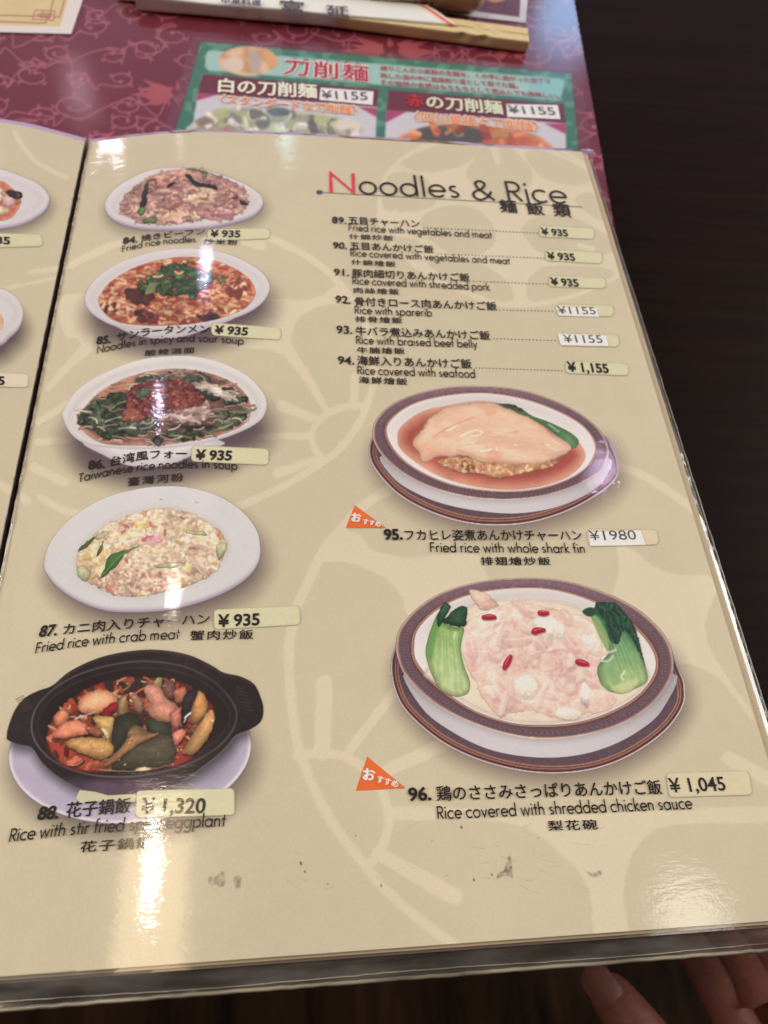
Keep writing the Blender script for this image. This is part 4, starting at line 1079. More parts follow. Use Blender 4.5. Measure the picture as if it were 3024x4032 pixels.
inside = np.clip((-d - 20) / 60, 0, 1)
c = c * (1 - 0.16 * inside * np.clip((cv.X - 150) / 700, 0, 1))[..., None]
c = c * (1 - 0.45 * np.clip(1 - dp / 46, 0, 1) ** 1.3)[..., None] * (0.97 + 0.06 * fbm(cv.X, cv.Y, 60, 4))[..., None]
cv.over(cover(d, 5), c)
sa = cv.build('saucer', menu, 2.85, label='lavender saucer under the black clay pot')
cv = canvas_for(pot, pad=30)
d = poly_sdf(cv.X, cv.Y, pot); di = poly_sdf(cv.X, cv.Y, inner)
c = np.broadcast_to(np.array((40, 31, 35), float), cv.X.shape + (3,)).copy()
c = c * (0.8 + 0.4 * fbm(cv.X, cv.Y, 26, 6))[..., None]
low = np.clip((cv.Y - K([(0, 820)])[0][1]) / 40, 0, 1) * np.clip(di / 20, 0, 1)
c = c + np.array((38, 28, 44)) * (low * (0.6 + 0.8 * vnoise(cv.X, cv.Y, 90, 2)))[..., None]
cv.over(cover(d, 4), c)
cv.over(np.exp(-((di - 3) / 3.4) ** 2) * cover(d, 6) * (0.30 + 0.5 * vnoise(cv.X, cv.Y, 120, 3)), (128, 112, 126))
cv.over(np.exp(-((di + 22) / 3.0) ** 2) * 0.30, (112, 98, 104))
for o, a in ((np.exp(-((d + 6) / 4.0) ** 2) * 0.35 * (cv.Y < K([(0, 300)])[0][1]), (96, 82, 88)),): cv.over(o, a)
for x0, sx in ((150, -1), (1440, 1)):
    for k in range(7):
        x = x0 + sx * (k * 9 - 20); y = (430 if sx < 0 else 300) + k * (22 if sx > 0 else -12) + 10
        cv.stroke(K([(x - 24, y + (12 if sx < 0 else -4)), (x + 22, y - (10 if sx < 0 else -8))]), 3.5, (78, 66, 72), 0.55, 4)
cv.over(np.clip(-di / 40, 0, 1) * cover(di, 4) * 0.5, (28, 22, 24))
pt = cv.build('clay_pot', menu, 3, label='black clay pot of spicy eggplant and chicken')
cv = canvas_for(food, pad=20, step=2.5)
wash(cv, food, (92, 44, 38), (56, 32, 32), 26, 12, 3, 0.4, 30)
cv.blob(K([(285, 600), (330, 520), (420, 620), (540, 720), (640, 800), (420, 785), (310, 700)]), (182, 72, 58), 0.85, 22)
cv.blob(K([(560, 300), (640, 275), (640, 330), (560, 350), (480, 350)]), (158, 48, 44), 0.9, 12)
cv.blob(K([(1000, 770), (1060, 680), (1110, 520), (1180, 500), (1150, 700), (1060, 765)]), (152, 42, 46), 0.9, 12)
cv.blob(K([(700, 480), (900, 520), (1030, 560), (1040, 680), (980, 770), (660, 795), (640, 660)]), (52, 46, 40), 0.85, 20)
cv.blob(K([(620, 270), (760, 250), (860, 262), (840, 340), (740, 350), (640, 330)]), (44, 38, 40), 0.95, 12)
cv.soften(1)
cv.build('red_sauce', pt, 4, sat=0.95)
cv = canvas_for(food, pad=20, step=2.5)
bits(cv, food, 230, 26, [(150, 62, 48), (190, 104, 76), (120, 50, 44), (84, 52, 44), (204, 136, 100), (64, 56, 46), (168, 76, 60)], 81, 0.6, 0.6, 0.3)
cv.strands(food, 70, 60, 6.5, [(196, 140, 108), (170, 84, 66), (120, 84, 66), (206, 160, 124)], (-0.8, 0.9), 1.0, 82)
cv.a *= 0.85
CH = [
 ([(690, 400), (740, 350), (760, 430), (740, 500), (690, 470)], (134, 104, 76)), ([(780, 350), (830, 370), (850, 430), (820, 470), (790, 420)], (146, 108, 92)), ([(950, 290), (1020, 270), (1040, 340), (1010, 380), (960, 350)], (112, 76, 72)),
 ([(895, 300), (930, 250), (962, 262), (945, 320)], (150, 132, 96)), ([(1030, 330), (1100, 310), (1090, 380), (1040, 400)], (176, 106, 82)), ([(680, 500), (760, 460), (820, 480), (830, 560), (760, 600), (690, 690), (640, 670)], (50, 52, 44)),
 ([(460, 440), (480, 370), (560, 325), (640, 330), (692, 370), (680, 425), (620, 455), (520, 470)], (224, 158, 124)), ([(320, 480), (370, 440), (410, 470), (390, 520), (330, 540)], (196, 124, 92)),
 ([(600, 470), (620, 430), (682, 395), (695, 430), (640, 478)], (152, 36, 48)), ([(548, 490), (610, 478), (672, 490), (664, 560), (650, 630), (605, 570)], (194, 160, 102)), ([(595, 560), (620, 550), (645, 590), (640, 625), (615, 595)], (222, 198, 140)),
 ([(305, 590), (360, 528), (430, 503), (515, 530), (520, 585), (430, 602), (350, 612)], (222, 134, 106)), ([(500, 545), (560, 540), (610, 580), (560, 600)], (150, 92, 68)),
 ([(385, 640), (440, 606), (560, 605), (655, 632), (668, 690), (600, 735), (520, 715), (450, 690)], (196, 150, 96)), ([(385, 750), (450, 712), (495, 738), (440, 778)], (212, 110, 90)),
 ([(760, 560), (820, 540), (880, 590), (800, 660), (740, 700)], (120, 96, 70)),
 ([(860, 500), (960, 480), (1010, 540), (1000, 590), (900, 590)], (54, 58, 48)), ([(715, 700), (830, 620), (960, 588), (1020, 615), (1038, 690), (1000, 762), (860, 785), (660, 790)], (74, 68, 54)),
 ([(580, 785), (690, 690), (790, 580), (850, 592), (935, 582), (800, 655), (690, 742), (620, 780)], (176, 130, 92)),
 ([(848, 330), (880, 288), (945, 312), (980, 370), (1042, 408), (1066, 465), (1010, 512), (920, 500), (868, 445), (882, 400)], (228, 158, 136)), ([(1000, 470), (1060, 430), (1070, 520), (1030, 550)], (186, 112, 98)),
 ([(1125, 520), (1150, 330), (1200, 340), (1228, 410), (1210, 480)], (190, 136, 88)), ([(1072, 690), (1130, 600), (1235, 445), (1268, 480), (1240, 585), (1160, 692), (1110, 708)], (200, 152, 100)), ([(1020, 585), (1070, 555), (1102, 578), (1040, 652)], (224, 130, 112)),
 ([(1072, 460), (1088, 360), (1160, 308), (1168, 332), (1125, 440), (1083, 545)], (44, 38, 42)), ([(790, 800), (850, 778), (895, 790), (850, 806)], (224, 200, 160)),
]
for k, (pts, col) in enumerate(CH):
    cv.blob(np.array(K(pts)) + [3, 7], (46, 24, 24), 0.55, 10, 4)
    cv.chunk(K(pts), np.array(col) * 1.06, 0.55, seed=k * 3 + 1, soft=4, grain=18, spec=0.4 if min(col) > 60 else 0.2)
    if min(col) > 60:      # wet highlights and a cut edge
        pp = np.array(K(pts)); m0 = pp.mean(0); e = pp[np.argmin(pp[:, 1] + 0.4 * pp[:, 0])]
        g0 = m0 * 0.35 + e * 0.65; tv = pp[1] - pp[0]; tv = tv / (np.hypot(*tv) + 1e-6) * 12
        cv.stroke([g0 - tv, g0 + [0, -2], g0 + tv * 0.7], [1.5, 4.5, 1.5], (250, 226, 206), 0.5, 5)
        cv.stroke([m0 + tv * 0.8 + [4, 6], m0 + [0, 9]], 3.0, np.array(col) * 0.62, 0.4, 6)
cv.stroke(K([(1092, 490), (1112, 470), (1124, 462)]), 7, (236, 236, 240), 1, 3); cv.stroke(K([(1088, 515), (1096, 498)]), 5, (210, 210, 216), 1, 3)
for x, y, w in ((735, 768, 5), (600, 685, 4), (520, 665, 3), (470, 480, 4), (455, 492, 4), (1252, 508, 5), (760, 640, 3), (690, 290, 4), (750, 290, 3), (700, 740, 3)):
    cv.stroke(K([(x, y), (x + 7, y - 5)]), w, (232, 220, 214), 0.9, 3)
cv.stroke(smooth_open(K([(440, 498), (500, 478), (560, 455)])), 3, (226, 206, 200), 0.8, 3)
cv.stroke(smooth_open(K([(580, 795), (760, 806), (920, 790), (980, 770)])), 3, (208, 190, 184), 0.7, 4)
cv.stroke(smooth_open(K([(395, 765), (450, 770), (490, 745)])), 3, (226, 180, 170), 0.8, 3)
cv.clip(food, 10)
cv.soften(1); cv.shade(60, 0.18, 5)
cv.build('stir_fry', pt, 5, sat=1.0)

# ---- gold and purple rimmed bowls of 95 and 96
PURPLE, GOLD, WINE = np.array((98, 74, 88.)), np.array((172, 122, 100.)), np.array((92, 44, 50.))
def banded(cv, d, inner_d, bands):
    for lo, hi, col in bands:
        a = cover(inner_d + lo, 3) * cover(-(inner_d + hi), 3) * cover(d, 3)
        cv.over(a, np.asarray(col, float) * (0.94 + 0.12 * fbm(cv.X, cv.Y, 18, 4)[..., None]))

def royal_bowl(rim, inn, body, under, label):
    cv = canvas_for(rim, under, pad=190)
    shadow(cv, under, 14, 30, 110, 0.55, (120, 98, 104))
    du = poly_sdf(cv.X, cv.Y, under)
    cv.over(cover(du, 4), (206, 198, 204))
    cv.over(cover(du + 5, 3), WINE); cv.over(cover(du + 15, 3), GOLD * 0.88); cv.over(cover(du + 21, 3), WINE * 0.95); cv.over(cover(du + 25, 3), GOLD)
    cv.over(cover(du + 30, 3), PURPLE * (0.86 + 0.22 * fbm(cv.X, cv.Y, 12, 7)[..., None]))
    cv.over(cover(du + 72, 3), GOLD); cv.over(cover(du + 78, 3), PURPLE * 0.8); cv.over(cover(du + 82, 3), GOLD * 0.95); cv.over(cover(du + 88, 4), (186, 176, 186))
    dr0 = poly_sdf(cv.X, cv.Y, rim)
    cv.over(np.clip(0.5 - (dr0 - 30) / 70, 0, 1) ** 1.5 * cover(du, 4) * 0.45, (58, 40, 48))
    su = cv.build('saucer', menu, 2.0 if '95' in label or 'fin' in label else 2.4, label='purple and gold banded saucer under ' + label)
    cv = canvas_for(rim, body, pad=24)
    db = poly_sdf(cv.X, cv.Y, body); dr = poly_sdf(cv.X, cv.Y, rim); di = poly_sdf(cv.X, cv.Y, inn)
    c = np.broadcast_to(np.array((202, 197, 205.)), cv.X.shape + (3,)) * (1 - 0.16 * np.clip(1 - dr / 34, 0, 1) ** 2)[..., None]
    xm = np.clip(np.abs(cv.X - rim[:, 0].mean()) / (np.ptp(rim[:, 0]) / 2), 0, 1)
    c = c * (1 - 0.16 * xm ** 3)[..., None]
    cv.over(cover(db, 4), c)
    # rim roll with gilding
    t = np.clip((cv.Y - rim[:, 1].mean()) / (np.ptp(rim[:, 1]) / 2), -1, 1)
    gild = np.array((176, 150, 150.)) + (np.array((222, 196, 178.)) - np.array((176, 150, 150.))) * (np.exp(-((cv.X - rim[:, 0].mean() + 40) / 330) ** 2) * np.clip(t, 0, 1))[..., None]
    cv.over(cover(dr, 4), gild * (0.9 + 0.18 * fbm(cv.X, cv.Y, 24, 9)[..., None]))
    wd = di / np.maximum(di - dr, 1e-3)            # 0 at the inner edge, 1 at the rim
    def ring(a, b, col, al=1.0):
        k = np.clip((wd - a) / 0.03 + 0.5, 0, 1) * np.clip((b - wd) / 0.03 + 0.5, 0, 1) * (di > -4) * cover(dr, 3)
        cv.over(k * al, col)
    ring(-0.1, 0.86, PURPLE * (0.92 + 0.2 * fbm(cv.X, cv.Y, 12, 3)[..., None]) * (1 + 0.34 * np.clip(-t, 0, 1) ** 2)[..., None])
    # relief pattern of the band
    ang = np.arctan2((cv.Y - rim[:, 1].mean()) * 1.7, cv.X - rim[:, 0].mean())
    motif = (np.sin(ang * 150) * np.sin(wd * 9) > 0.15) * np.clip((wd - 0.42) / 0.05, 0, 1) * np.clip((0.80 - wd) / 0.05, 0, 1)
    cv.over(motif * 0.30 * (di > 0), (140, 116, 132))
    ring(0.04, 0.15, GOLD); ring(0.15, 0.20, WINE); ring(0.36, 0.40, GOLD * 0.7); ring(0.80, 0.88, GOLD * 0.8)
    cv.over(cover(di, 4), (222, 216, 216) * (1 - 0.10 * np.exp(-((di + 26) / 20) ** 2) * np.clip(-t, 0, 1))[..., None])
    return cv.build('serving_bowl', menu, 3, label='white bowl with purple and gold rim holding ' + label)

# ---- 95 shark fin
K = lambda pts: sub((1440, 1500), 1.5, pts)
rim = smooth_closed(K([(40, 310), (60, 230), (150, 140), (300, 75), (500, 35), (700, 32), (900, 50), (1100, 110), (1270, 195), (1390, 300), (1435, 400), (1425, 470), (1380, 540), (1240, 620), (1060, 677), (860, 702), (640, 692), (420, 642), (240, 560), (110, 455), (55, 375)]))
inn = smooth_closed(K([(125, 310), (150, 230), (270, 142), (450, 92), (680, 72), (900, 100), (1100, 165), (1260, 250), (1340, 340), (1352, 420), (1290, 520), (1150, 598), (960, 645), (740, 648), (500, 608), (300, 520), (180, 420)]))
body = smooth_closed(K([(100, 440), (160, 570), (300, 664), (480, 732), (700, 772), (900, 782), (1100, 752), (1280, 684), (1400, 594), (1430, 450), (1000, 560), (500, 560)]))
under = smooth_closed(K([(18, 430), (40, 330), (130, 250), (500, 200), (1000, 220), (1380, 310), (1460, 400), (1493, 500), (1480, 575), (1380, 665), (1200, 765), (980, 835), (760, 854), (560, 832), (350, 762), (180, 662), (60, 530)]))
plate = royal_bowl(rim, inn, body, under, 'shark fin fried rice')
sauce = smooth_closed(K([(190, 330), (215, 265), (330, 185), (480, 148), (700, 122), (900, 180), (1200, 325), (1288, 410), (1282, 480), (1200, 560), (1050, 617), (860, 641), (650, 622), (440, 562), (290, 472), (205, 395)]))
cv = canvas_for(sauce, pad=24)
wash(cv, sauce, (168, 74, 66), (218, 152, 120), 46, 14, 2, 0.10, 60)
cv.build('sauce', plate, 4)
rice = smooth_closed(K([(420, 470), (560, 440), (680, 465), (900, 480), (1115, 465), (1100, 512), (950, 540), (860, 562), (780, 578), (680, 548), (560, 542), (480, 510)]))
cv = canvas_for(rice, pad=16, step=2.5)
wash(cv, rice, (188, 128, 92), (170, 90, 72), 12, 10, 3, 0.2, 12)
bits(cv, rice, 230, 15, [(222, 172, 118), (206, 146, 108), (214, 176, 140), (190, 120, 92)], 61, 0.6, 0.7)
bits(cv, smooth_closed(K([(560, 470), (620, 470), (630, 530), (570, 530)])), 9, 16, [(218, 172, 100), (130, 76, 60)], 62)
cv.soften(2)
cv.clip(rice, 10, 16, 3)
cv.build('fried_rice', plate, 5)
fin = smooth_closed(K([(275, 362), (330, 290), (400, 200), (500, 150), (700, 126), (765, 135), (900, 190), (1000, 235), (1100, 310), (1207, 383), (1180, 430), (1050, 480), (940, 492), (800, 486), (680, 474), (580, 440), (500, 446), (430, 446), (345, 476), (310, 420)]), 6)
cv = canvas_for(fin, pad=16, step=2.5)
d = poly_sdf(cv.X, cv.Y, fin)
w = fbm(cv.X * 0.7 + cv.Y * 0.75, cv.Y - 0.35 * cv.X, 46, 3)
folds = 0.5 + 0.5 * np.sin((cv.Y * 0.9 - cv.X * 0.25) / 23.0 + w * 7)
c = np.array((232, 188, 158.)) + (folds * 16 - 6)[..., None] * np.array((0.9, 1.05, 1.0)) + (w - 0.5)[..., None] * np.array((14, 26, 26))
c = c * (0.86 + 0.14 * np.clip(-d / 26, 0, 1))[..., None]
c = c + (np.array((222, 150, 124)) - c) * (np.clip((fbm(cv.X, cv.Y, 90, 8) - 0.56) * 5, 0, 1) * 0.6)[..., None]
cv.over(cover(d + (fbm(cv.X, cv.Y, 18, 21) - 0.5) * 12, 12), np.clip(c, 0, 250))
for pts, wd in (([(475, 295), (505, 282), (540, 262)], 7), ([(560, 325), (600, 308), (650, 292), (690, 300)], 7), ([(620, 326), (660, 322), (690, 305)], 6), ([(680, 415), (710, 412), (742, 402)], 9), ([(620, 364), (640, 366)], 5), ([(880, 375), (890, 378)], 5), ([(1070, 378), (1085, 380)], 8), ([(1095, 398), (1135, 408)], 4), ([(770, 402), (778, 406)], 6), ([(760, 305), (800, 310)], 3), ([(600, 392), (640, 384), (700, 384)], 3), ([(1100, 350), (1150, 372)], 3)):
    cv.stroke(smooth_open(K(pts)) if len(pts) > 2 else K(pts), wd * 0.8, (252, 240, 226), 0.85, 6)
for pts in ([(540, 405), (640, 440), (760, 470), (930, 486)], [(770, 335), (830, 310), (900, 300)], [(400, 330), (520, 260), (640, 215)]):
    cv.stroke(smooth_open(K(pts)), 5, (206, 128, 108), 0.5, 8)
rf = np.random.default_rng(12)
for k in range(150):
    x, y = rf.uniform(fin[:, 0].min(), fin[:, 0].max()), rf.uniform(fin[:, 1].min(), fin[:, 1].max())
    if poly_sdf(np.array([x]), np.array([y]), fin)[0] > -26: continue
    a = -0.55 + 0.75 * (x - fin[:, 0].min()) / np.ptp(fin[:, 0]) + rf.normal(0, 0.14); L = rf.uniform(40, 120)
    q3 = [(x - L / 2 * math.cos(a), y - L / 2 * math.sin(a) + 5), (x, y), (x + L / 2 * math.cos(a), y + L / 2 * math.sin(a) + 4)]
    cv.stroke(smooth_open(q3), 3.2, [(246, 208, 186), (212, 146, 126), (250, 222, 202)][k % 3], 0.26, 6)
cv.soften(1)
cv.build('shark_fin', plate, 6)
def choy(cv, stem, leaf, c0, c1, cdark, axis, seed):
    d = poly_sdf(cv.X, cv.Y, smooth_closed(stem, 5))
    (ax, ay), (bx, by) = axis
    t = np.clip(((cv.X - ax) * (bx - ax) + (cv.Y - ay) * (by - ay)) / ((bx - ax) ** 2 + (by - ay) ** 2), 0, 1)[..., None]
    s = ((cv.X - ax) * (by - ay) - (cv.Y - ay) * (bx - ax)) / math.hypot(bx - ax, by - ay)
    c = np.asarray(c0, float) * (1 - t) + np.asarray(c1, float) * t
    c = c * (0.72 + 0.28 * np.clip(-d / 22, 0, 1))[..., None] * (0.97 + 0.03 * np.sin(s / 4.5 + 9 * fbm(cv.X, cv.Y, 60, seed)))[..., None]
    c = c * (0.9 + 0.2 * fbm(cv.X, cv.Y, 34, seed + 2))[..., None]
    cv.over(cover(d, 5), np.clip(c, 0, 250))
    ex, ey = (bx - ax), (by - ay); el = math.hypot(ex, ey); rv = np.random.default_rng(seed)
    for k in range(9):
        o = (k - 4) / 4.5 * 0.22 * el; t0, t1 = rv.uniform(0.15, 0.35), rv.uniform(0.7, 0.98)
        q3 = np.array([(ax + ex * tt - ey / el * o * (0.6 + 0.5 * tt), ay + ey * tt + ex / el * o * (0.6 + 0.5 * tt)) for tt in np.linspace(t0, t1, 5)])
        if poly_sdf(q3[:, 0], q3[:, 1], smooth_closed(stem, 5)).max() > -5: continue
        cv.stroke(q3, 3.0, np.asarray(c1, float) * 1.12, 0.35, 5)
    if leaf is not None:
        d = poly_sdf(cv.X, cv.Y, smooth_closed(leaf, 4))
        rib = np.sin(s / 3.6 + 11 * fbm(cv.X, cv.Y, 26, seed + 5))
        c = np.asarray(cdark, float) * (1 + 0.2 * rib)[..., None] * (0.8 + 0.5 * fbm(cv.X, cv.Y, 14, seed))[..., None]
        cv.over(cover(d + (fbm(cv.X, cv.Y, 10, seed) - 0.5) * 8, 5), np.clip(c, 0, 250))
stem = K([(800, 160), (900, 155), (980, 205), (1080, 242), (1200, 300), (1257, 350), (1242, 392), (1205, 392), (1150, 340), (1090, 292), (1010, 240), (930, 205), (850, 175)])
leaf = K([(752, 134), (840, 134), (905, 155), (930, 180), (860, 178), (800, 160)])
cv = canvas_for(stem, leaf, pad=16, step=2.5)
choy(cv, stem, leaf, (72, 122, 74), (96, 158, 96), (42, 70, 52), (K([(800, 150)])[0], K([(1240, 380)])[0]), 3)
cv.stroke(smooth_open(K([(1080, 255), (1120, 285), (1140, 300)])), 6, (178, 214, 178), 0.6, 6)
cv.build('bok_choy', plate, 5)

# ---- 96 shredded chicken
K = lambda pts: sub((1500, 2250), 1.5, pts)
rim = smooth_closed(K([(88, 430), (110, 340), (200, 230), (350, 130), (560, 65), (800, 40), (1050, 50), (1280, 110), (1480, 200), (1620, 310), (1700, 420), (1729, 540), (1705, 650), (1600, 790), (1420, 905), (1200, 970), (960, 992), (740, 962), (500, 882), (300, 772), (150, 625), (100, 520)]))
inn = smooth_closed(K([(195, 450), (220, 340), (340, 222), (520, 140), (760, 102), (1000, 107), (1230, 170), (1420, 270), (1560, 400), (1622, 520), (1600, 630), (1500, 745), (1340, 835), (1150, 892), (950, 907), (760, 892), (560, 825), (400, 725), (280, 620), (210, 530)]))
body = smooth_closed(K([(140, 600), (240, 805), (400, 935), (620, 1045), (860, 1094), (1100, 1094), (1320, 1044), (1520, 944), (1665, 812), (1725, 600), (1200, 800), (500, 800)]))
under = smooth_closed(K([(58, 580), (90, 440), (200, 360), (600, 280), (1200, 280), (1640, 400), (1770, 600), (1796, 700), (1780, 805), (1680, 942), (1500, 1072), (1300, 1157), (1080, 1192), (850, 1182), (600, 1122), (380, 1022), (200, 882), (100, 752)]))
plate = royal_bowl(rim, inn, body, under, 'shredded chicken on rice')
soup = smooth_closed(K([(260, 600), (330, 500), (420, 300), (560, 190), (800, 165), (1050, 180), (1250, 260), (1420, 420), (1560, 560), (1580, 640), (1480, 745), (1330, 822), (1150, 878), (950, 894), (760, 878), (570, 812), (410, 712), (300, 640)]))
cv = canvas_for(soup, pad=24)
wash(cv, soup, (232, 212, 190), (222, 206, 190), 40, 26, 4, 0.05, 60)
cv.build('white_sauce', plate, 4)
meat = smooth_closed(K([(470, 380), (520, 300), (600, 240), (690, 200), (800, 180), (940, 192), (1010, 225), (1180, 262), (1285, 335), (1305, 480), (1275, 640), (1395, 760), (1300, 832), (1150, 835), (1000, 852), (850, 815), (700, 850), (615, 760), (560, 650), (485, 490)]))
cv = canvas_for(meat, K([(515, 100)]), pad=20, step=2.5)
d = poly_sdf(cv.X, cv.Y, meat)
n1 = fbm(cv.X, cv.Y, 60, 3, 4); n2 = fbm(cv.X + 60 * n1, cv.Y + 40 * n1, 26, 9, 3)
c = np.array((232, 198, 184.)) + (n1 - 0.5)[..., None] * np.array((24, 60, 54)) + (n2 - 0.5)[..., None] * np.array((40, 60, 56))
cv.over(cover(d + (n2 - 0.5) * 26, 10), np.clip(c, 0, 246))
r = np.random.default_rng(77)
c = cv.rgb
ridge = 1 - np.abs(2 * fbm(cv.X + 70 * n2, cv.Y * 1.2 + 70 * n1, 78, 31, 3) - 1)
cv.over(np.clip((ridge - 0.78) * 4, 0, 1) * 0.5 * cover(d, 20), (246, 230, 216))
cv.over(np.clip((0.58 - ridge) * 2.6, 0, 1) * 0.35 * cover(d, 20), (214, 168, 160))
for k in range(84):   # torn shreds of breast meat, overlapping and soft
    x, y = r.uniform(meat[:, 0].min(), meat[:, 0].max()), r.uniform(meat[:, 1].min(), meat[:, 1].max())
    if poly_sdf(np.array([x]), np.array([y]), meat)[0] > -20: continue
    a = r.choice([0.5, 1.1, -0.3, 2.2, 1.5]) + r.normal(0, 0.35); L = r.uniform(50, 150); W = r.uniform(18, 46); b = r.normal(0, 1.1)
    t = np.linspace(-0.5, 0.5, 7); th = a + b * t
    pth = np.stack([x + np.cumsum(np.cos(th)) * L / 7, y + np.cumsum(np.sin(th)) * L / 7 * 0.8], -1); pth -= pth.mean(0) - [x, y]
    ws = W * np.array([0.35, 0.8, 1.0, 1.0, 0.9, 0.7, 0.25]) * r.uniform(0.8, 1.2, 7)
    col = np.array([(238, 210, 196), (232, 194, 184), (242, 222, 208), (226, 184, 176), (240, 214, 198)][r.integers(5)], float)
    cv.stroke(pth + [3, W * 0.24], ws, (192, 142, 138), 0.46, 16)
    cv.stroke(pth, ws * 0.92, col, 0.72, 14)
    cv.stroke(pth + [W * 0.05, W * 0.2], ws * 0.4, col * 0.94, 0.45, 12)
    cv.stroke(pth - [0, W * 0.22], ws * 0.16, (250, 238, 228), 0.5, 7)
cr1 = np.abs(fbm(cv.X + 30 * n2, cv.Y + 30 * n1, 64, 51, 3) - 0.5); cr2 = np.abs(fbm(cv.X * 0.8 + 40 * n1, cv.Y * 1.3, 44, 57, 2) - 0.5)
cv.over(np.clip(1 - cr1 / 0.030, 0, 1) * 0.42 * cover(d + 14, 20), (198, 146, 140)); cv.over(np.clip(1 - cr2 / 0.018, 0, 1) * 0.5 * cover(d + 14, 20), (250, 240, 230))
low = np.clip((cv.Y - meat[:, 1].mean()) / np.ptp(meat[:, 1]) * 2, -1, 1)
cv.rgb *= (1 - 0.05 * np.clip(low, 0, 1))[..., None]
cv.shade(120, 0.08, 4)
for pts in ([(900, 290), (1000, 270), (1080, 330), (1060, 400), (960, 380)], [(800, 640), (880, 620), (930, 690), (880, 760), (800, 720)], [(1020, 830), (1090, 800), (1180, 830), (1150, 880), (1050, 870)], [(1190, 380), (1290, 400), (1290, 500), (1230, 470)], [(1190, 660), (1230, 700), (1220, 800), (1180, 770)]):
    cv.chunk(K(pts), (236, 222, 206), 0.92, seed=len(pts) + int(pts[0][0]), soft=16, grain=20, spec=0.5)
cv.chunk(K([(522, 108), (600, 122), (660, 160), (692, 205), (650, 225), (590, 225), (545, 165)]), (232, 188, 172), 0.85, seed=5, soft=6, grain=18)
for x, y, l in ((700, 290, 40), (520, 380, 20), (610, 470, 26), (760, 460, 30), (960, 490, 20), (880, 765, 46), (770, 850, 50), (720, 235, 22), (1000, 460, 18), (620, 350, 30)):
    cv.stroke(K([(x - l / 2, y), (x, y + 5), (x + l / 2, y)]), 4, (250, 246, 238), 0.75, 5)
cv.soften(1)
cv.build('shredded_chicken', plate, 5)
for k, (name, stem, leaf, ax) in enumerate((
    ('left', [(300, 330), (330, 260), (372, 200), (408, 205), (385, 262), (365, 300), (440, 330), (490, 340), (470, 450), (492, 560), (524, 650), (516, 715), (460, 738), (400, 728), (340, 682), (290, 580), (264, 480), (280, 390)], None, ((400, 250), (440, 720))),
    ('right', [(1240, 260), (1320, 240), (1420, 320), (1520, 440), (1562, 560), (1570, 650), (1480, 702), (1420, 722), (1340, 702), (1290, 640), (1282, 560), (1340, 490), (1345, 440), (1310, 350)], None, ((1300, 260), (1450, 720))))):
    stem = K(stem); cv = canvas_for(stem, K([(1190, 150), (330, 180)]) if 0 else stem, pad=40, step=2.5)
    ax = (K([ax[0]])[0], K([ax[1]])[0])
    if name == 'left':
        choy(cv, stem, None, (128, 178, 92), (190, 208, 148), None, ax, 4)
        cv.blob(K([(285, 420), (310, 330), (345, 260), (375, 260), (330, 380), (300, 520), (275, 500)]), (92, 152, 74), 0.8, 14)
        for pts in ([(330, 270), (372, 186), (410, 210), (386, 262), (362, 300), (340, 330)], [(370, 300), (400, 255), (450, 214), (507, 210), (508, 272), (492, 325), (430, 320)]):
            cv.chunk(K(pts), (44, 88, 62), 0.6, seed=7, soft=4, grain=9, spec=0.2)
        cv.stroke(smooth_open(K([(440, 360), (430, 390)])), 10, (214, 230, 186), 0.5, 8)
    else:
        choy(cv, stem, K([(1262, 215), (1302, 150), (1372, 180), (1432, 232), (1500, 330), (1532, 440), (1560, 560), (1520, 470), (1440, 350), (1400, 430), (1350, 400), (1320, 300)]), (52, 124, 84), (176, 206, 134), (34, 70, 54), ax, 6)
        cv.blob(K([(1240, 262), (1290, 280), (1345, 400), (1340, 470), (1300, 400)]), (146, 178, 108), 0.8, 10)
        cv.blob(K([(1190, 235), (1230, 212), (1270, 225), (1255, 262), (1215, 262)]), (40, 76, 58), 0.95, 5)
        cv.blob(K([(1360, 690), (1420, 660), (1520, 640), (1480, 702), (1410, 720)]), (206, 206, 150), 0.7, 14)
        cv.stroke(smooth_open(K([(1440, 590), (1420, 620), (1430, 640)])), 9, (236, 244, 206), 0.6, 8)
        for q in ([(1290, 500), (1340, 480), (1385, 465)], [(1290, 525), (1340, 530), (1370, 500)]):
            cv.stroke(smooth_open(K(q)), 9, (224, 216, 206), 0.7, 8)
    cv.build('bok_choy', plate, 6)
